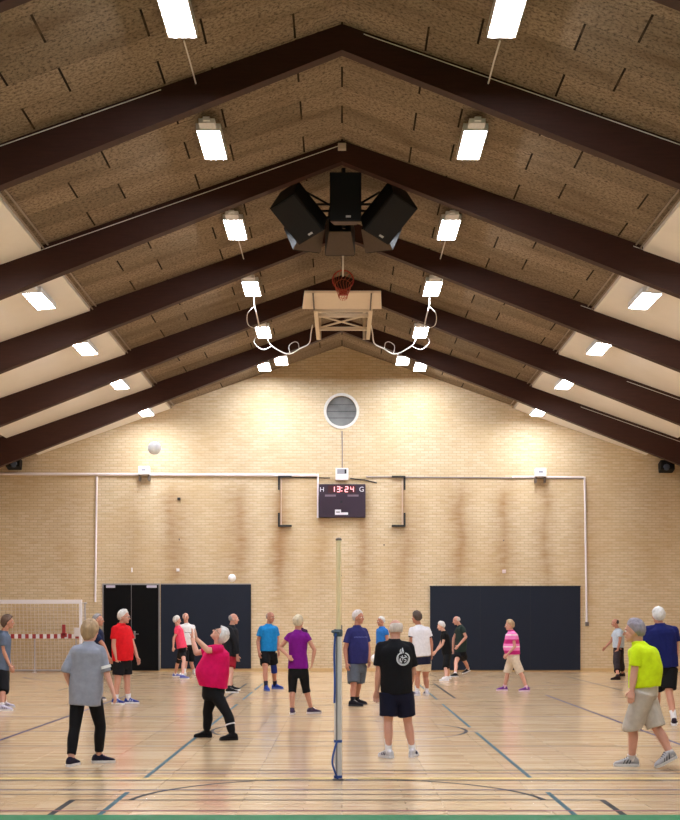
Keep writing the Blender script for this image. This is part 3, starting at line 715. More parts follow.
# ------------------------------------------------------------------ balls
BALLM = mat('ball_white', (246,246,250), .45, .03)
def ball(px, py, d, label, r=.105):
    c = P(px, py, d); t = thing('volleyball', c, label, 'ball', 'white volleyballs')
    b = MB(); n = 24
    # six-panel sphere from a cube, with shallow seams between the panel strips
    for ax in range(3):
        for sg in (-1, 1):
            vs = []; m = 13
            for i in range(m):
                for j in range(m):
                    u, v = math.tan((i/(m-1)*2-1)*PI/4), math.tan((j/(m-1)*2-1)*PI/4)
                    q = [0,0,0]; q[ax] = sg; q[(ax+1) % 3] = u*sg; q[(ax+2) % 3] = v
                    k = .984 if (i in (0, m-1) or j in (0, m-1) or i in (4, 8)) else 1
                    vs.append(c+V(q).normalized()*r*k)
            b.add(vs, [(i*m+j, (i+1)*m+j, (i+1)*m+j+1, i*m+j+1) for i in range(m-1) for j in range(m-1)])
    b.obj('ball_skin', BALLM, t)
    return t
ball(154.5, 448, 21.0, 'white volleyball flying high in front of the brick gable')
ball(232, 578, 35.0, 'white volleyball in the air just above the left navy gate')
# ------------------------------------------------------------------ people
SKINS = [mat('skin_%d' % i, c, .55, .08, 30, spec=.35) for i, c in enumerate(((194,140,118), (204,152,134), (182,126,104), (214,166,146)))]
LIPM = mat('lip_skin', (176,104,94), .5, .05); EYEW = mat('eye_white', (226,222,216), .3, .02); IRIS = mat('eye_iris', (52,48,48), .3, .1)
def bake(mb, name, mats, parent, voxel, smooth, origin, wrinkle=0, keep=None):
    """one continuous surface grown from the overlapping closed shapes in mb"""
    o = mb.obj(name, mats, None, origin=origin, smooth=False)
    r = o.modifiers.new('r', 'REMESH'); r.mode = 'VOXEL'; r.voxel_size = voxel; r.use_smooth_shade = True
    if smooth: s = o.modifiers.new('s', 'SMOOTH'); s.factor = .5; s.iterations = smooth
    dg = bpy.context.evaluated_depsgraph_get()
    me = bpy.data.meshes.new_from_object(o.evaluated_get(dg))
    o.modifiers.clear(); o.data = me; me.name = name
    if not me.materials:
        for m in (mats if isinstance(mats, (list, tuple)) else [mats]): me.materials.append(m)
    if wrinkle:
        sd = V((origin.x*3, origin.y, 0))
        for v in me.vertices:
            q = v.co+sd
            k = noise.noise((q.x*8+q.z*2, q.y*8, q.z*4))+.55*noise.noise((q.x*17+3, q.y*17-q.z*5, q.z*7))
            v.co += v.normal*k*wrinkle
    for p in me.polygons: p.use_smooth = True
    if parent is not None: o.parent = parent; o.location = (0, 0, 0)
    return o
def fdir(yaw): return V((math.sin(R(yaw)), -math.cos(R(yaw)), 0))
def lerpl(path, t):
    i = min(int(t), len(path)-2); return path[i].lerp(path[i+1], t-i)
def sub_path(path, t0, t1, n=9): return [lerpl(path, t0+(t1-t0)*i/(n-1)) for i in range(n)]
def flat_tube(mb, pts, rads, n=20):
    m = len(pts); up = None; out = []
    for i, p in enumerate(pts):
        t = (pts[min(i+1, m-1)]-pts[max(i-1, 0)]).normalized()
        if up is None: up = t.orthogonal().normalized()
        up = (up-t*up.dot(t)).normalized(); w = t.cross(up)
        out.append([p+(up*math.cos(2*PI*j/n)+w*math.sin(2*PI*j/n))*rads[i] for j in range(n)])
    mb.rings(out)
def hand(mb, W, d, inw, th, s, curl=1.0):
    d = d.normalized(); th = (th-d*th.dot(d)).normalized(); n = d.cross(th)
    if n.dot(inw) < 0: n = -n
    mb.loft([(W+d*(k*s), th, n, a*s, b*s, 2.6) for k, a, b in ((-.015,.024,.02), (.015,.027,.019), (.05,.038,.016), (.085,.042,.0145), (.096,.036,.011))], 20)
    for x, L in ((.031,.066), (.0105,.076), (-.0105,.071), (-.031,.054)):
        p0 = W+d*(.082*s)+th*(x*s); a1, a2 = .30*curl, .85*curl
        fan = th*(x*1.1)
        d1 = (d*math.cos(a1)+n*math.sin(a1)+fan).normalized(); d2 = (d*math.cos(a2)+n*math.sin(a2)+fan*.6).normalized()
        p1 = p0+d1*(L*.52*s); p2 = p1+d2*(L*.5*s)
        mb.capsule(p0, p1, .0088*s, .0082*s, 10); mb.capsule(p1, p2, .0082*s, .0068*s, 10)
    t0 = W+d*(.022*s)+th*(.024*s); t1 = t0+(d*.62+th*.72+n*.25).normalized()*(.042*s); t2 = t1+(d*.93+th*.2+n*.35).normalized()*(.034*s)
    mb.capsule(t0, t1, .0125*s, .0105*s, 10); mb.capsule(t1, t2, .0105*s, .008*s, 10)
MAN = dict(shw=.168, cw=.165, ww=.168, hw=.168, cd=.118, wd=.128, hd=.120, arm=1.0, leg=1.0)
WOMAN = dict(shw=.150, cw=.152, ww=.142, hw=.172, cd=.112, wd=.112, hd=.122, arm=.86, leg=.96)

def person(label, H, spec):
    s = H/1.72; g = spec; bd = dict(MAN if g.get('man', True) else WOMAN); bd.update(g.get('build', {}))
    Rl, Ll = g['R'], g['L']
    dR, dL = FLOORD(Rl['sole']), FLOORD(Ll['sole'])
    d0 = (dR+dL)/2
    yaw = g['yaw']; Fw = fdir(yaw); LAT = V((math.cos(R(yaw)), math.sin(R(yaw)), 0))   # LAT: towards the person's left
    hipyaw = g.get('hipyaw', yaw); HL = V((math.cos(R(hipyaw)), math.sin(R(hipyaw)), 0)); HF = fdir(hipyaw)
    neck = P(*g['neck'], d0+g.get('neckdy', 0)); pel = P(*g['pel'], d0)
    spine = (neck-pel).normalized()
    sk = SKINS[g.get('skin', 0)]
    sh = {}; hip = {}
    lift = g.get('shlift', {})
    for k, sg in (('R', -1), ('L', 1)):
        sh[k] = neck+LAT*(sg*bd['shw']*s)-spine*(.080*s)+V((0,0,lift.get(k, 0)))
        hip[k] = pel+HL*(sg*.088*s)-V((0,0,.02*s))
    J = {}
    for k, q in (('R', Rl), ('L', Ll)):
        ds = FLOORD(q['sole'])
        an = P(q['an'][0], q['an'][1], ds)
        an.z = max(an.z, .082*s) if q.get('lift') else .082*s
        kd = (hip[k].y+an.y)/2+HF.y*q.get('kf', .04)*s
        kn = P(*q['kn'], kd)
        el = P(*q['el'], sh[k].y+q.get('ey', 0)); 
        wr = P(*q['wr'], el.y+q.get('wy', 0))
        # keep the arm bones within human length by using depth for what the picture does not show
        def fix(a, b, L, sgn):
            pl = math.hypot(b.x-a.x, b.z-a.z)
            if pl < L: b = V((b.x, a.y+sgn*math.sqrt(L*L-pl*pl), b.z))
            return b
        if 'ey' not in q: el = fix(sh[k], P(*q['el'], sh[k].y), .27*s, q.get('es', -1)*(1 if Fw.y > 0 else -1) if abs(Fw.y) > .2 else q.get('es', 0))
        if 'wy' not in q: wr = fix(el, P(*q['wr'], el.y), .25*s, q.get('ws', 1)*(1 if Fw.y > 0 else -1) if abs(Fw.y) > .2 else q.get('ws', 0))
        J[k] = dict(el=el, wr=wr, kn=kn, an=an)
    O = V((pel.x, d0, 0))
    # ---- body
    b = MB(); u = LAT; f = Fw
    def tframe(t):
        l = HL.lerp(LAT, min(1, max(0, t))).normalized(); l = (l-spine*l.dot(spine)).normalized(); return l, spine.cross(l)*-1
    hun = g.get('hunch', 0)*s
    def tc(t):
        k = math.sin(PI*min(1, max(0, t))); return pel.lerp(neck, t)-Fw*hun*k
    belly = g.get('belly', 0)*s
    def torso(ease, t0, top=True, flare=1.0):
        prof = [(-.18, bd['hw']*.96, bd['hd']*.95), (0, bd['hw'], bd['hd']), (.22, (bd['hw']+bd['ww'])/2, (bd['hd']+bd['wd'])/2), (.42, bd['ww'], bd['wd']), (.62, bd['cw'], (bd['cd']+bd['wd'])/2), (.80, bd['cw']*1.02, bd['cd']), (.91, bd['cw']*.86, bd['cd']*.84)]
        rs = []
        def at(t):
            if t <= prof[0][0]: return prof[0][1], prof[0][2]
            for (ta, wa, da), (tb, wb, db) in zip(prof, prof[1:]):
                if t <= tb: k = (t-ta)/(tb-ta); return wa+(wb-wa)*k, da+(db-da)*k
            return prof[-1][1:]
        ts = [t0] + [t for t in [i*.08-.4 for i in range(17)] if t > t0+.02 and t < .92]
        for t in ts:
            w, d = at(t); l, fr = tframe(t); e = ease*(1+(flare-1)*max(0, min(1, (.55-t)/.6)))
            bl = belly*math.exp(-((t-.38)/.28)**2)
            rs.append((tc(t)+Fw*bl*.5, l, fr, (w*s+e)*1.0, d*s+e+bl*.5, 2.3))
        l, fr = tframe(1)
        if top: rs += [(tc(.96)-Fw*.004, l, fr, bd['shw']*.56*s+max(0,ease)*.4, .084*s+max(0,ease)*.3, 2.1), (neck+spine*.010*s+Fw*.004, l, fr, (.074 if ease > 0 else .056)*s, (.076 if ease > 0 else .056)*s, 2), (neck+spine*.028*s+Fw*.008, l, fr, (.069 if ease > 0 else .05)*s, (.070 if ease > 0 else .05)*s, 2)]
        return rs
    bk = belly; belly *= .6; b.loft(torso(-.018*s, -.18)); belly = bk
    ar, lr = bd['arm']*s, bd['leg']*s
    hc = P(g['head'][0], g['head'][1], neck.y); hy, hp = g['head'][2], g['head'][3]
    hF = fdir(hy); hc = hc+V((0, (hF.y*.045-0)*s, 0))
    hs = s*g.get('headscale', 1.0)
    hR = V((math.cos(R(hy)), math.sin(R(hy)), 0))*-1            # towards the person's right ear
    hf = (hF*math.cos(R(hp))+V((0,0,1))*math.sin(R(hp))).normalized(); hu = hR.cross(hf)
    if hu.dot(V((0,0,1))) < 0 and abs(hp) < 80: hu = -hu
    HM = Matrix((hR, hf, hu)).transposed()
    def hp_(x, y, z): return hc+HM @ V((x*hs, y*hs, z*hs))
    for k in 'RL':
        j = J[k]; a = sh[k]; inw = LAT*(1 if k == 'R' else -1)
        b.capsule(neck-spine*.05*s+inw*-.04*s, a, .048*s, .050*ar, 14)
        b.capsule(a, j['el'], .052*ar, .041*ar); m = j['el'].lerp(j['wr'], .28)
        b.capsule(j['el'], m, .041*ar, .042*ar); b.capsule(m, j['wr'], .042*ar, .027*ar)
        q = Rl if k == 'R' else Ll; hd = (j['wr']-j['el']).normalized()
        if 'hd' in q: hd = V(q['hd']).normalized()
        th = V(q['th']) if 'th' in q else Fw+hd*.01
        hand(b, j['wr'], hd, V(q['inw']) if 'inw' in q else inw, th, s*(1.0 if g.get('man', True) else .93), q.get('curl', 1.0))
        h, kn, an = hip[k], j['kn'], j['an']
        b.capsule(h, h.lerp(kn, .45), .086*lr, .078*lr); b.capsule(h.lerp(kn, .45), kn, .078*lr, .054*lr)
        sh_b = -HF*.012*s; c = kn.lerp(an, .3)+sh_b
        b.capsule(kn, c, .053*lr, .056*lr); b.capsule(c, an, .056*lr, .035*lr)
        tf = fdir(q['toe']); b.capsule(an-V((0,0,.015*s)), an+tf*.10*s-V((0,0,.048*s)), .029*s, .020*s)
    b.capsule(neck-spine*.03*s, hp_(0, -.02, -.06), .060*s, .054*s)
    I = HM
    b.ell(hp_(0,-.014,.018), (.075*hs,.095*hs,.094*hs), I, 28); b.ell(hp_(0,.022,-.046), (.058*hs,.066*hs,.072*hs), I, 24)
    b.ell(hp_(0,.066,-.098), (.024*hs,.02*hs,.018*hs), I, 14); b.capsule(hp_(0,.083,.006), hp_(0,.106,-.030), .0095*hs, .0145*hs, 12)
    b.ell(hp_(0,.076,.026), (.05*hs,.018*hs,.011*hs), I, 14); b.ell(hp_(0,.080,-.064), (.024*hs,.013*hs,.010*hs), I, 14)
    for sx in (-1, 1):
        b.ell(hp_(sx*.077,-.008,-.014), (.010*hs,.022*hs,.034*hs), I, 14); b.ell(hp_(sx*.038,.062,-.026), (.022*hs,.02*hs,.018*hs), I, 12)
    near = d0 < 24
    body = bake(b, 'person', [sk, LIPM], None, .0066 if near else .0085, 2, O)
    lip = hp_(0,.088,-.064)-O
    for p in body.data.polygons:
        if abs((p.center-lip).dot(hu)) < .010*hs and abs((p.center-lip).dot(hR)) < .024*hs and (p.center-lip).dot(hf) > -.012*hs: p.material_index = 1
    tag(body, label, 'person', 'people playing volleyball in the hall')
    # eyes
    for sx in (-1, 1):
        e = MB(); c = hp_(sx*.031,.080,.002); e.ell(c, (.0125*hs,.0105*hs,.0095*hs), I, 14)
        e.ell(c+hf*.0065*hs, (.006*hs,.005*hs,.006*hs), I, 10, mi=1); e.obj('eye', [EYEW, IRIS], body)
    # ---- hair
    st, hcol = g['hair'][0], g['hair'][1]
    hm = mat('hair_%d_%d_%d' % hcol, hcol, .7, .6, 22, bump=.8, sscale=(1,1,.25))
    h = MB(); n = 64; m = 40; rs = []
    def sstep(e0, e1, v): k = min(1, max(0, (v-e0)/(e1-e0))); return k*k*(3-2*k)
    for i in range(m+1):
        ph = PI*(i+.02)/(m+.04); ring = []
        for jj in range(n):
            a = 2*PI*jj/n; x, y, z = math.sin(ph)*math.cos(a), math.sin(ph)*math.sin(a), math.cos(ph)
            w1 = noise.noise((x*3.2+d0*3, y*3.2, z*2.5)); w2 = noise.noise((x*9+d0, y*9, z*3.2)); e_ = .10*w1+.07*w2; t = 0
            if st == 'short': t = sstep(-.05, .12, z*.62-y*.72+.02+e_)*(.011 if z < -.2 else .017)*sstep(-.66, -.45, z)
            elif st == 'full': t = (.35*sstep(-.12, .0, z*.62-y*.78+.13+e_)+.65*sstep(-.05, .5, z*.62-y*.78+.13))*(.027+.003*z)*sstep(-.95, -.70, z)
            elif st == 'bob': t = sstep(-.12, .05, z*.55-y*.75+.12+e_)*.033
            elif st == 'ring': t = sstep(0, .16, -z*.5-y*.75+.10+e_)*.012*sstep(-.66, -.45, z)*sstep(.66, .45, z)
            k = t-.016 if t < .004 else t*(1+.28*w1)+.006*w2
            sc_ = (.075+k, .095+k, .094+k)
            stretch = 1.2 if st == 'bob' and z < 0 and y < .45 else (1.06 if z < 0 else 1)
            ring.append(hp_(sc_[0]*x, sc_[1]*y-.014, sc_[2]*z*stretch+.018))
        rs.append(ring)
    h.rings(rs); h.obj('hair', hm, body)
    if g.get('glasses'):
        e = MB(); 
        for sx in (-1, 1):
            c = hp_(sx*.033,.100,.0); e.tube([c+HM @ V((.024*hs*math.cos(a), 0, .017*hs*math.sin(a))) for a in [2*PI*i/16 for i in range(16)]], .0022, 6, closed=True)
            e.tube([hp_(sx*.057,.098,.004), hp_(sx*.080,.07,.004), hp_(sx*.080,-.01,.002)], .0022, 6)
        e.tube([hp_(-.009,.102,.003), hp_(.009,.102,.003)], .0022, 6); e.obj('glasses', mat('glasses_frame', (50,46,46), .4), body)
    # ---- shirt
    vx = .009 if near else .0105
    S = g['shirt']; sm = S.get('mat') or fabric(S['col'])
    t_h = None
    tz = (pel.z-P(0, S['hem'], d0).z)/max(.05, (neck.z-pel.z)); t_h = -tz
    ease = S.get('ease', .024)*s
    b = MB(); b.loft(torso(ease, t_h, True, S.get('flare', 1.25)), 36)
    for k in 'RL':
        path = [sh[k], J[k]['el'], J[k]['wr']]; e = S['slv']; e = e.get(k) if isinstance(e, dict) else e
        inw = LAT*(1 if k == 'R' else -1)
        b.capsule(neck-spine*.045*s-inw*.035*s, sh[k], .060*s, .063*ar, 16)
        b.ell(sh[k], (.063*ar+ease*.15,)*3)
        pts = sub_path(path, 0, e, 8); r0, r1 = .060*ar+ease*.35, (.052*ar if e <= 1 else .042*ar)+ease*S.get('cuff', .75)
        flat_tube(b, pts, [r0+(r1-r0)*i/7 for i in range(8)])
    shirt = bake(b, S.get('name', 'shirt'), sm, body, vx, 3, O, .0085*s)
    # ---- bottoms
    B = g['pants']; pm = B.get('mat') or fabric(B['col']); be = B.get('ease', .026)*s
    b = MB(); rs = []
    w = bd['hw']*s+max(be*.35-.008, .002); dd = bd['hd']*s+max(be*.35-.008, .002)
    for t, k in ((-.24, .80), (-.16, .96), (0, 1), (.12, .99), (.2, .95)):
        l, fr = tframe(t); rs.append((tc(t), l, fr, w*k, dd*k, 2.3))
    b.loft(rs)
    for k in 'RL':
        hb = -HF*.012*s; A, Kn, An = hip[k], J[k]['kn'], J[k]['an']
        def pt(t):
            if t <= 1: return A.lerp(Kn, t)
            q = Kn.lerp(An, t-1); return q+hb*math.sin(PI*min(1, (t-1)/.62)) if t < 1.62 else q
        e = B['end']; e = e.get(k) if isinstance(e, dict) else e
        def lr_(t):
            for (ta, ra), (tb, rb) in zip(LEGR, LEGR[1:]):
                if t <= tb: return (ra+(rb-ra)*(t-ta)/(tb-ta))*lr
            return .035*lr
        n_ = 18; pts = [pt(e*i/(n_-1)) for i in range(n_)]; rad = []
        for i in range(n_):
            t = e*i/(n_-1); rad.append(max(lr_(t)+.0055+be*(.45+.55*i/(n_-1)), (.088*lr+be)*(1-.13*t) if be > .016 else 0))
        flat_tube(b, pts, rad)
    bot = bake(b, B.get('name', 'shorts'), pm, body, vx, 3, O, (.006*s if be > .016 else .002))
    # ---- socks, shoes
    for k in 'RL':
        q = Rl if k == 'R' else Ll; an, kn = J[k]['an'], J[k]['kn']; tf = fdir(q['toe']); sd = V((-tf.y, tf.x, 0))
        if g.get('socks'):
            col, hgt = g['socks']; e = MB(); up = (kn-an).normalized(); top = hgt*s
            flat_tube(e, [an-V((0,0,.02)), an+up*.02, an+up*top*.6, an+up*top], [.041*s, .041*lr+.001, .043*lr+.001, .047*lr+.002]); e.obj('sock', fabric(col), body)
        scol, sole = g['shoes']; pit = R(q.get('pitch', 0)); L = g.get('shoelen', 1)*s
        base = V((an.x, an.y, an.z-.082*s)) if q.get('lift') else V((an.x, an.y, 0.0))
        if pit:
            tp = tf*(.15*L); rotm = Matrix.Rotation(pit, 3, tf.cross(V((0,0,1))))
        def sp(x, y, z):
            v = tf*x*L+sd*y*L+V((0,0,z*s))
            if pit: v = rotm @ (v-tf*.0)
            return base+v
        prof = [(-.078,.016,.050),(-.068,.030,.078),(-.045,.036,.092),(-.01,.038,.102),(.03,.038,.098),(.07,.042,.076),(.11,.047,.062),(.15,.044,.052),(.178,.032,.044),(.192,.014,.034)]
        e = MB(); rs = []
        for x, w_, t_ in prof:
            ring = []
            for jj in range(20):
                a = 2*PI*jj/20; ca, sa = math.cos(a), math.sin(a)
                t_ = t_; ring.append(sp(x, w_*math.copysign(abs(ca)**.8, ca), .020+(t_*1.16-.020)*(.5+.5*math.copysign(abs(sa)**.75, sa))))
            rs.append(ring)
        e.rings(rs); shoe = e.obj('shoe', fabric(scol), body)
        e = MB(); rs = []
        for x, w_, t_ in [(-.082,.014,0)]+[(p[0], p[1]+.004, 0) for p in prof[1:-1]]+[(.197,.014,0)]:
            rs.append([sp(x, w_*cx_, z_) for cx_, z_ in ((-.92,.001),(.92,.001),(1.03,.014),(1,.031),(-1,.031),(-1.03,.014))])
        e.rings(rs); so = e.obj('sole', fabric(sole), shoe)
        e = MB()
        for i in range(4):
            x = .035+.022*i; z = .121-.0150*i; e.tube([sp(x, -.026, z-.014), sp(x, 0, z), sp(x, .026, z-.014)], .0035*s, 5)
        e.obj('laces', fabric(g.get('laces', (226,222,222))), shoe)
        if g.get('stripe'):
            e = MB()
            for sg in (-1, 1):
                for i in range(3):
                    x = .0+.032*i; e.tube([sp(x+.03, sg*.043, .034), sp(x+.015, sg*.040, .064), sp(x+.0, sg*.030, .098-.012*i)], .0055*s, 5)
            e.obj('side_stripe', fabric(g['stripe']), shoe)
        lo = min((v.co.z for v in so.data.vertices))
        if lo < 0.0:      # keep lifted or pitched shoes standing on the floor
            for ob in [shoe]+list(shoe.children): 
                for v in ob.data.vertices: v.co.z -= lo-.001
    info = dict(body=body, shirt=shirt, J=J, sh=sh, hip=hip, O=O, s=s, lr=lr, ar=ar, d0=d0, pel=pel, neck=neck, tc=tc, tframe=tframe, hp=hp_, bd=bd)
    return info
def band(i, k, seg, t0, t1, r, name, m):
    j = i['J'][k]; path = [i['sh'][k], j['el'], j['wr']] if seg == 'arm' else [i['hip'][k], j['kn'], j['an']]
    b = MB(); pts = sub_path(path, t0, t1, 6); flat_tube(b, pts, [r]*6); b.obj(name, m, i['body'])

LEGR = [(0,.087),(.45,.079),(1,.056),(1.3,.058),(2,.036)]
def leg(el, wr, kn, an, sole, toe, **k): return dict(el=el, wr=wr, kn=kn, an=an, sole=sole, toe=toe, **k)
BLKF, NAVY, WHT = (20,20,24), (26,28,50), (232,230,236)

# woman at the left edge of the picture, seen in profile
person('woman in grey-blue tee and black knee shorts at the left edge, in profile', 1.62, dict(man=False, yaw=95, neck=(3.5,632), pel=(2,670), head=(8.2,622,100,-2), skin=0,
  R=leg((3.5,651),(10,666),(3.5,690),(2,705.5),711,95, ey=0, wy=0), L=leg((6,651),(11,665),(4,689),(4.5,702),707.5,95, ey=0, wy=0),
  hair=('bob',(92,70,58)), shirt=dict(col=(92,104,124), hem=670, slv=.62, ease=.03, flare=1.1), pants=dict(col=BLKF, end=1.12, ease=.035), socks=((226,220,226),.06), shoes=((206,200,222),(236,232,240)), stripe=(84,80,110)))
# woman in the long grey tee, from behind
i = person('woman from behind in long grey tee and black leggings nearest on the left', 1.58, dict(man=False, yaw=172, neck=(88.5,643.5), pel=(86,690), head=(90.2,631,160,0), skin=1, headscale=1.0,
  L=leg((66.5,671),(70,690),(74.5,730),(70.8,757),766.3,165, ws=1, kf=.02), R=leg((106,671),(113,692),(100.5,727),(98.5,752),763,105, ey=.0, wy=-.05, kf=.03),
  build=dict(cw=.160, ww=.160, hw=.168), hair=('bob',(168,140,108)), shirt=dict(col=(146,150,166), hem=705, slv=1.05, ease=.03, flare=1.0, cuff=.9), pants=dict(col=BLKF, end=1.84, ease=.006, name='leggings'), shoes=((34,30,48),(226,222,226)), laces=(214,120,150)))
band(i, 'R', 'arm', .74, .88, .085*i['ar'], 'arm_band', fabric((232,234,240)))
# man in navy behind her
person('man in navy tee and black shorts half hidden behind the grey-tee woman', 1.70, dict(yaw=75, neck=(96,628), pel=(95.5,664), head=(98.5,620,80,0), skin=0,
  L=leg((99,642),(103,653),(98,682),(96.5,697),700,80, ey=0, wy=0), R=leg((102.8,644),(109,657.5),(93,682),(90,697),701.5,75, ey=0, wy=0),
  hair=('short',(150,150,154)), shirt=dict(col=(28,36,66), hem=668, slv=.75), pants=dict(col=BLKF, end=.72), socks=(WHT,.09), shoes=((60,60,80),WHT)))
# man in red
person('white-haired man in bright red tee and black shorts before the black door', 1.76, dict(yaw=58, neck=(121.3,624.5), pel=(122.5,661), head=(124.6,616.8,75,-3), skin=1, glasses=True,
  R=leg((113.8,645),(116.5,658.5),(117.4,683),(115.7,699),704.2,62, ey=-.02, wy=.0), L=leg((133.2,645.5),(137.3,657.5),(127.3,682.5),(128.6,698),703.6,85, ey=0, wy=-.03),
  build=dict(wd=.145, cd=.125), belly=.03, hair=('full',(214,208,206)), shirt=dict(col=(214,24,34), hem=660.5, slv=.62, ease=.026), pants=dict(col=BLKF, end=.62), socks=(WHT,.10), shoes=((40,58,140),WHT), stripe=(220,222,236)))
# far pair in front of the left gate
i = person('white-haired woman in coral pink tee walking before the left navy gate', 1.60, dict(man=False, yaw=100, neck=(177.8,626.5), pel=(182,648), head=(177.3,620.3,110,-5), skin=1,
  R=leg((173.8,638),(173.3,647),(178.8,660),(175.2,674),676.9,110, ey=-.03, wy=0), L=leg((183,638),(185,646),(184,661),(182.5,675.5),678.9,95, ey=.02, wy=.0),
  hair=('full',(226,220,216)), shirt=dict(col=(250,74,108), hem=648, slv=.55, ease=.024), pants=dict(col=BLKF, end=.72, ease=.02), socks=(WHT,.05), shoes=((96,104,180),WHT)))
for k in 'R': band(i, k, 'leg', .84, 1.16, .064*i['lr'], 'knee_pad', fabric(BLKF))
WT = person('man in white tee with dark mark and black shorts facing front before left gate', 1.76, dict(yaw=18, neck=(186.6,624), pel=(188,645), head=(186,617,25,0), skin=1,
  R=leg((181,637.5),(182.5,646),(185.5,664.5),(184,671),675.3,330, ey=0, wy=-.05), L=leg((193.4,637.5),(194.8,647),(191.5,664),(194.2,670),674.6,30, ey=0, wy=-.03),
  hair=('ring',(190,184,182)), shirt=dict(col=(238,234,240), hem=645, slv=.55), pants=dict(col=BLKF, end=.85), socks=(WHT,.10), shoes=(WHT,WHT)))
# woman in magenta reaching up
i = person('woman in magenta tee leaning back with raised hands waiting for the high ball', 1.52, dict(man=False, yaw=-78, neck=(218.8,646), pel=(213.5,690), neckdy=.0, head=(219.6,634.5,-82,48), skin=3, glasses=True,
  build=dict(cw=.18, ww=.19, hw=.185, cd=.16, wd=.19, hd=.165, arm=1.02, leg=1.06), belly=.06, hunch=-.02, shlift=dict(R=.03, L=.03),
  L=leg((208,650.5),(196.3,638.5),(227,713),(232.6,732),740.2,-70, ey=-.06, wy=-.02, hd=(-.12,0,1), th=(.2,1,.1), inw=(-1,0,.2), curl=.25, kf=.04),
  R=leg((196.5,653),(192.2,638),(207.4,712.5),(206.8,731),737.4,-95, ey=.06, wy=.06, hd=(.05,0,1), th=(-.2,-1,.1), inw=(-1,0,.2), curl=.25, kf=.03),
  hair=('bob',(216,212,214)), shirt=dict(col=(206,14,92), hem=687, slv=.72, ease=.03, flare=1.0), pants=dict(col=BLKF, end=1.86, ease=.008, name='leggings'), socks=(BLKF,.06), shoes=((24,22,26),(30,28,30)), laces=(40,40,44)))
band(i, 'L', 'leg', 1.50, 1.55, .072*i['lr'], 'ankle_band', fabric((226,220,224)))
# man in the dark track top
person('bald man in black long-sleeved top and red shorts before the left gate', 1.70, dict(yaw=78, neck=(231.5,626), pel=(230.6,656), head=(234,618.8,78,-2), skin=1,
  R=leg((235.3,641),(237.3,655.5),(231,674),(229.5,687.5),692.8,80, ey=-.05, wy=.0), L=leg((232,641),(235,655),(230,673),(231.5,686),690.5,85, ey=.02, wy=.0),
  hair=('ring',(150,146,146)), shirt=dict(col=(28,30,36), hem=656.5, slv=1.9, ease=.03, name='track_top'), pants=dict(col=(150,24,44), end=.66), socks=((40,40,44),.06), shoes=((30,30,34),WHT)))
# man in blue
i = person('bald man in bright blue tee with blue knee brace, beside the purple woman', 1.77, dict(yaw=35, neck=(268.5,625), pel=(268.3,653), head=(270.8,617.2,45,-4), skin=2,
  R=leg((258,641.5),(259,652),(265.3,670),(266,683.5),690.6,20, ey=.0, wy=-.10), L=leg((277.8,641),(278.6,651.5),(274,668.5),(275,682),688.8,70, ey=.0, wy=-.08),
  hair=('ring',(150,132,124)), shirt=dict(col=(28,128,196), hem=651, slv=.6, ease=.03), pants=dict(col=BLKF, end=.66, ease=.032), socks=((24,26,50),.12), shoes=((38,66,156),(90,110,180)), laces=(60,80,150)))
band(i, 'L', 'leg', .64, 1.22, .068*i['lr'], 'knee_brace', fabric((34,50,126)))
# woman in purple from behind
person('woman from behind in purple tee and black capri leggings, one arm akimbo', 1.60, dict(man=False, yaw=172, neck=(297.8,631.2), pel=(298.2,669), head=(298.4,622.4,165,-2), skin=0, headscale=1.0,
  L=leg((280.2,648),(287.6,655.5),(292.4,690),(292.2,708.5),714.4,178, ey=.02, wy=-.12, kf=.02, th=(1,0,.3)), R=leg((314.6,650),(312.4,662),(305.8,688),(311.2,707.5),713.6,110, ey=-.02, wy=.0, kf=.02),
  hair=('full',(214,196,170)), shirt=dict(col=(116,18,128), hem=668.5, slv=.38, ease=.016, flare=1.0), pants=dict(col=BLKF, end={'L':1.12,'R':1.22}, ease=.012, name='leggings'), socks=((90,80,90),.03), shoes=((70,56,84),(222,216,222))))
person('person in dark plum top almost fully hidden behind the purple-tee woman', 1.62, dict(man=False, yaw=20, neck=(301,628.5), pel=(300,649), head=(300.5,622,20,0), skin=0,
  R=leg((297.5,638),(298,646),(297,662),(297.8,674),677,10, ey=0, wy=-.03), L=leg((305,637),(304,645),(301,662),(301.5,674),677,30, ey=0, wy=-.03),
  hair=('full',(80,62,56)), shirt=dict(col=(58,22,60), hem=651, slv=.7), pants=dict(col=BLKF, end=1.7, ease=.012, name='leggings'), shoes=(WHT,WHT)))
# man in navy with denim shorts
i = person('grey-haired man in navy tee and grey denim shorts right of the net post', 1.74, dict(yaw=40, neck=(357,626.8), pel=(357,664), head=(358.8,617.3,55,-2), skin=2,
  R=leg((345.3,649),(346.6,663),(353.7,686),(352.8,700.5),706.2,65, ey=.0, wy=-.10), L=leg((368.6,648),(369,661),(358.6,685),(356.5,699.5),704.2,75, ey=.0, wy=-.10),
  build=dict(wd=.145), belly=.03, hair=('full',(206,200,200)), shirt=dict(col=(44,46,104), hem=663.5, slv=.66, ease=.03), pants=dict(col=(88,94,106), end=.86, ease=.034, name='denim_shorts'), socks=((24,24,32),.08), shoes=((26,26,34),(60,60,66))))
MARK = i
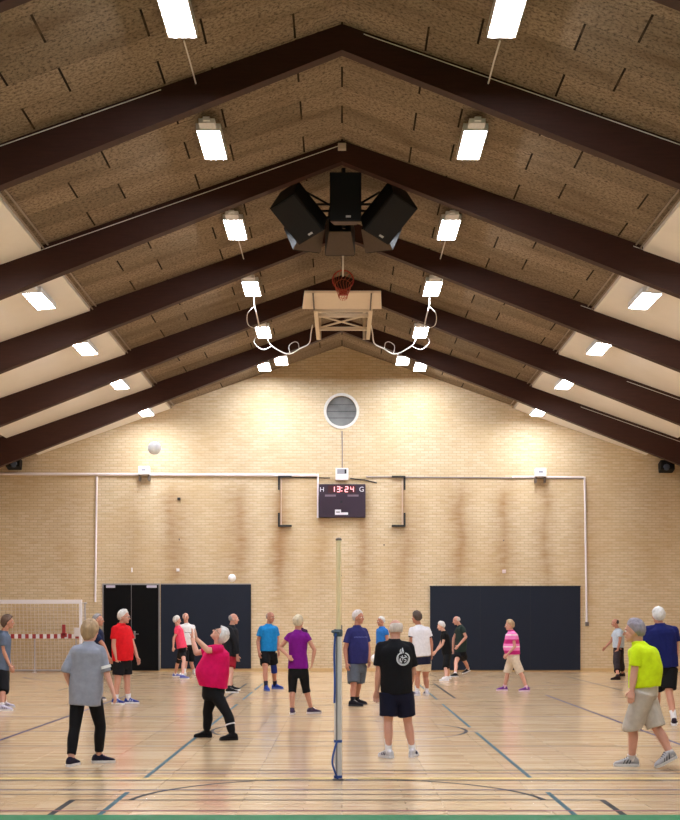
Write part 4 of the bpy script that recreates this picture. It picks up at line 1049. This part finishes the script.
# far man in blue, hidden from the chest down by the man in black
fb = person('man in bright blue tee, far back, half hidden behind the black-tee man', 1.66, dict(yaw=-60, neck=(382,627.5), pel=(383,652), head=(380.6,621.3,-65,-3), skin=2,
  R=leg((379.5,640),(376.6,650.5),(382.5,668),(383,679),683,-60, ey=0, wy=-.06, curl=.5), L=leg((387.5,640),(382,650),(386,668),(387,679),683,-50, ey=-.05, wy=-.1, curl=.5),
  hair=('short',(226,220,214)), shirt=dict(col=(44,112,190), hem=655, slv=.5), pants=dict(col=(30,34,52), end=.75), socks=(WHT,.08), shoes=((60,60,80),WHT)))
# man in black with the flame emblem
bm = person('balding man from behind in black tee with round white flame emblem', 1.60, dict(yaw=188, neck=(394.5,640.5), pel=(396.6,691), head=(395.3,629.3,200,-4), skin=1, neckdy=-.04,
  L=leg((378.8,671),(376.8,690),(388.2,722),(388.6,745),758,212, ey=.02, wy=.02, kf=.02, th=(1,.2,0), inw=(0,-1,0), curl=.7), R=leg((413,672),(409,690),(407.8,722),(412.4,744),757,165, ey=.05, wy=.1, kf=.02),
  build=dict(cw=.178, ww=.168, hw=.168), hair=('ring',(206,196,190)), shirt=dict(col=(17,18,24), hem=693, slv=.78, ease=.03, flare=.7), pants=dict(col=(20,22,44), end=.80, ease=.036), socks=(WHT,.15), shoes=((210,208,216),(226,224,230)), laces=(40,44,90), stripe=(40,44,84)))
# man in white with beige shorts
wm = person('dark-haired man from behind in white tee with navy hem and pale shorts', 1.76, dict(yaw=205, neck=(419.3,626), pel=(421.5,660), head=(416.3,617.4,220,-2), skin=2,
  L=leg((411.2,641),(413.5,651),(417.2,677),(417.2,688.5),695.8,215, ey=.0, wy=.08), R=leg((431,642),(431.5,653.5),(425.6,677),(426.8,688),695.2,190, ey=.0, wy=.0),
  hair=('full',(76,62,54)), shirt=dict(col=(226,226,236), hem=656.2, slv=.58, ease=.03, flare=1.0), pants=dict(col=(224,208,184), end=.60, ease=.034), socks=(WHT,.12), shoes=((200,200,214),WHT), stripe=(40,44,90), laces=(40,44,90)))
b = MB(); rs = []
for t in (-.02+(wm['pel'].z-P(0,656.2,wm['d0']).z)/-(wm['neck'].z-wm['pel'].z), -.13):
    l, fr = wm['tframe'](t); rs.append((wm['tc'](t), l, fr, wm['bd']['hw']*wm['s']+.026, wm['bd']['hd']*wm['s']+.026, 2.3))
b.loft(rs, 36); b.obj('hem_band', fabric(NAVY), wm['body'])
for k in 'RL': band(wm, k, 'arm', .56, .66, .064*wm['ar'], 'cuff', fabric(NAVY))
# woman in black and man in dark green before the right gate
person('white-haired woman all in black leaning forward before the wide navy gate', 1.56, dict(man=False, yaw=-88, neck=(444.2,632), pel=(447.2,654), head=(440.8,626,-92,-14), skin=3,
  L=leg((442.5,644.5),(436.3,651.2),(445.4,668),(446.2,676),681,-85, ey=-.04, wy=-.02), R=leg((440,645),(435.2,652),(447,667),(448.5,675),679,-85, ey=.02, wy=.0),
  hair=('full',(222,220,222)), shirt=dict(col=(18,18,20), hem=654, slv=.5, ease=.022), pants=dict(col=(16,16,18), end=1.02, ease=.02, name='capri_trousers'), socks=(WHT,.03), shoes=(WHT,WHT)))
person('bald man in dark green tee and black shorts striding before the wide navy gate', 1.70, dict(yaw=-80, neck=(460.2,625.6), pel=(460.6,651), head=(456.2,620.4,-85,-18), skin=1,
  L=leg((466,637),(458.5,645.5),(464.8,661.5),(468.2,669),674.6,-65, ey=-.05, wy=-.03, lift=True, pitch=-18), R=leg((453.6,638.5),(453,649),(455.8,663),(455.2,673),677,-85, ey=.02, wy=.0),
  hunch=.02, hair=('ring',(196,186,182)), shirt=dict(col=(38,52,50), hem=652, slv=.55, ease=.026), pants=dict(col=(20,20,26), end=.62, ease=.042), socks=(WHT,.04), shoes=((22,22,26),WHT)))
# woman in pink stripes
sm_, nt, bs = new_mat('pink_striped_jersey')
tcn = nd(nt, 'ShaderNodeTexCoord'); sp_ = nd(nt, 'ShaderNodeSeparateXYZ'); nt.links.new(tcn.outputs['Object'], sp_.inputs[0])
mr = nd(nt, 'ShaderNodeMapRange'); nt.links.new(sp_.outputs[2], mr.inputs[0]); mr.inputs[1].default_value = .72; mr.inputs[2].default_value = 1.40
rp = nd(nt, 'ShaderNodeValToRGB'); rp.color_ramp.interpolation = 'CONSTANT'; nt.links.new(mr.outputs[0], rp.inputs[0])
PK, MG, WH = lin((242,130,200)), lin((196,20,120)), lin((246,226,238)); el = rp.color_ramp.elements
cols = [(0,PK),(.12,MG),(.24,PK),(.34,WH),(.38,PK),(.46,MG),(.60,PK),(.72,WH),(.76,PK),(.86,MG),(.92,WH)]
el[0].position = 0; el[0].color = (*PK,1); el[1].position = .12; el[1].color = (*MG,1)
for p_, c_ in cols[2:]: e = el.new(p_); e.color = (*c_,1)
nt.links.new(rp.outputs[0], bs.inputs['Base Color']); bs.inputs['Roughness'].default_value = .85
person('woman in pink striped polo and beige capri trousers walking before the navy gate', 1.56, dict(man=False, yaw=-84, neck=(511.3,631), pel=(513,657), head=(509.3,625.2,-92,-6), skin=1,
  build=dict(cd=.13, wd=.155, hd=.15, cw=.16, ww=.165), belly=.04,
  L=leg((514.6,646.8),(507.8,654),(520.2,672),(526.6,684.6),691.2,-80, ey=-.03, wy=-.03), R=leg((509.2,645),(506.4,654),(507.4,672),(504.4,684.6),690.6,-88, ey=.02, wy=.0),
  hair=('full',(178,150,116)), shirt=dict(mat=sm_, hem=654.5, slv=.5, ease=.024, flare=.9, name='polo_shirt'), pants=dict(col=(214,200,182), end=1.04, ease=.03, name='capri_trousers'), socks=((240,200,226),.06), shoes=((116,52,140),(236,210,232))))
# far man at the right
person('man in pale grey shirt and dark trousers by the brick wall at the right', 1.62, dict(yaw=-78, neck=(618,629), pel=(618.6,648), head=(614.9,622.8,-82,-8), skin=2,
  L=leg((619.8,641.5),(617.6,650),(620.4,662),(622.6,671.5),676.2,-70, ey=-.06, wy=.0, kf=.03), R=leg((611,641.5),(605.8,647),(616.4,662),(617.6,673.5),679.8,-85, ey=.03, wy=.02),
  hair=('ring',(54,44,42)), shirt=dict(col=(176,186,198), hem=647.5, slv=.55, ease=.026), pants=dict(col=(40,30,34), end=1.62, ease=.026, name='trousers'), socks=((36,30,34),.06), shoes=((44,30,30),(36,26,26)), laces=(60,40,40)))
# man in navy at the right edge
person('white-haired man from behind in navy tee and black shorts at the right edge', 1.74, dict(yaw=176, neck=(660.3,624.8), pel=(664,667), head=(658.7,616,186,0), skin=0,
  L=leg((647.5,648),(650,663),(657,692),(656,715),722.5,185, ey=.0, wy=.08), R=leg((676.2,646),(676.2,661),(669,692),(674.2,713),725.3,165, ey=.0, wy=.0),
  build=dict(shw=.19, cw=.190, ww=.185), hair=('full',(232,228,226)), shirt=dict(col=(22,30,92), hem=667.5, slv=.72, ease=.03), pants=dict(col=(18,18,22), end=.88, ease=.03), socks=(WHT,.14), shoes=((40,28,40),WHT)))
# man in yellow
person('man in bright yellow tee and light grey shorts striding nearest on the right', 1.66, dict(yaw=-112, hipyaw=-100, neck=(639.5,643.8), pel=(644,689), head=(633.6,631,-108,-4), skin=1, neckdy=.02,
  build=dict(cw=.182, ww=.182, hw=.18, cd=.135, wd=.15, hd=.145), hunch=.05, belly=.02,
  L=leg((633.8,675),(632,690),(632.4,727),(631.8,752),766.4,-97, ey=-.02, wy=-.02, kf=.02), R=leg((655,672),(652,690),(656.6,728),(670.8,755),768,-75, ey=.05, wy=.12, kf=.03, lift=True, pitch=-24),
  hair=('full',(148,140,152)), shirt=dict(col=(206,232,26), hem=687, slv=.62, ease=.028, flare=.9), pants=dict(col=(190,182,174), end={'L':1.06,'R':.98}, ease=.036), socks=((206,200,200),.05), shoes=((168,166,170),(216,214,216)), laces=(70,70,80), stripe=(54,54,60)))

# printed marks lying on the shirts
def decal(info, strokes, cx, cy, d, name, m, w=.009, side=1):
    me = info['shirt'].data; off = info['O']; bv = BVHTree.FromPolygons([v.co+off for v in me.vertices], [tuple(p.vertices) for p in me.polygons])
    c = P(cx, cy, d); b = MB()
    def hit(x, z):
        h = bv.ray_cast(V((c.x+x, d-1.5, c.z+z)), V((0, 1, 0)))[0]
        return V((c.x+x, (h.y if h else d)-.004, c.z+z))
    for pts, wd in strokes:
        dense = spline([V((x, 0, z)) for x, z in pts], 6) if len(pts) > 2 else [V((pts[0][0],0,pts[0][1])).lerp(V((pts[1][0],0,pts[1][1])), i/6) for i in range(7)]
        l, r = [], []
        for i, p in enumerate(dense):
            t = (dense[min(i+1, len(dense)-1)]-dense[max(i-1, 0)]).normalized(); n = V((-t.z, 0, t.x))
            ww = wd*(1 if 0 < i < len(dense)-1 else .5)
            l.append(hit(p.x+n.x*ww/2, p.z+n.z*ww/2)); r.append(hit(p.x-n.x*ww/2, p.z-n.z*ww/2))
        n = len(l); b.add(l+r, [(i, i+1, n+i+1, n+i) for i in range(n-1)])
    b.obj(name, m, info['body'])
ring = [(.070*math.cos(a), .070*math.sin(a)-.01) for a in [R(115+i*(310)/14) for i in range(15)]]
ring2 = [(.057*math.cos(a), .057*math.sin(a)-.012) for a in [R(150+i*(220)/10) for i in range(11)]]
fl_ = [(ring, .014), (ring2, .006), ([(-.030,.053),(-.034,.075),(-.026,.098)], .010), ([(-.022,.045),(-.012,.075),(-.008,.112)], .012), ([(-.004,.050),(.004,.066),(-.006,.10)], .008), ([(.02,.055),(.05,.042),(.066,.024)], .010),
       ([(-.03,.015),(.0,.0),(.03,.012)], .012), ([(-.03,-.005),(-.035,-.03),(-.015,-.05)], .018), ([(.01,-.018),(.03,-.02),(.028,-.04),(.008,-.045)], .010), ([(-.012,.03),(-.004,.005),(-.006,-.03)], .008), ([(.012,.03),(.03,.022),(.045,.0)], .008)]
decal(bm, fl_, 402.6, 657.5, bm['d0'], 'emblem', fabric((206,212,222), 'emblem_print'))
lt = []
for k in range(9): x = -.11+.027*k; lt += [([(x, -.012+.004*(k % 2)), (x+.014, .012)], .010)]
decal(MARK, lt, 360.5, 637, MARK['d0'], 'chest_print', fabric((110,120,176), 'chest_print'))
decal(WT, [([(x, -.01+.004*(q % 2)), (x+.018, .012)], .014) for q, x in enumerate((-.09,-.062,-.034,-.006,.022,.05,.078))], 188.6, 632.5, WT['d0'], 'chest_print', fabric((70,72,90), 'dark_print'))
# ball held by the far man in blue
q = fb['J']['R']['wr']
ball(375.0, 658.5, q.y-.17, 'white volleyball held low by the far man in light blue')


# ------------------------------------------------------------------ light, camera, view
w = bpy.data.worlds.new('world'); bpy.context.scene.world = w; w.use_nodes = True
w.node_tree.nodes['Background'].inputs[0].default_value = (.02, .02, .022, 1); w.node_tree.nodes['Background'].inputs[1].default_value = 0.3
cam = bpy.data.cameras.new('camera'); co = bpy.data.objects.new('camera', cam); C.objects.link(co)
co.location = (0, 0, H0); co.rotation_euler = (PI/2, 0, 0)
cam.sensor_fit = 'VERTICAL'; cam.sensor_height = 36; cam.sensor_width = 36; cam.lens = 36*F/820
cam.shift_y = (CY-410)/820; cam.shift_x = (340-CX)/820; cam.clip_end = 200
sc = bpy.context.scene; sc.camera = co
sc.view_settings.view_transform = 'Standard'; sc.view_settings.look = 'None'; sc.view_settings.gamma = 1; sc.view_settings.use_curve_mapping = False
sc.view_settings.exposure = 0.0
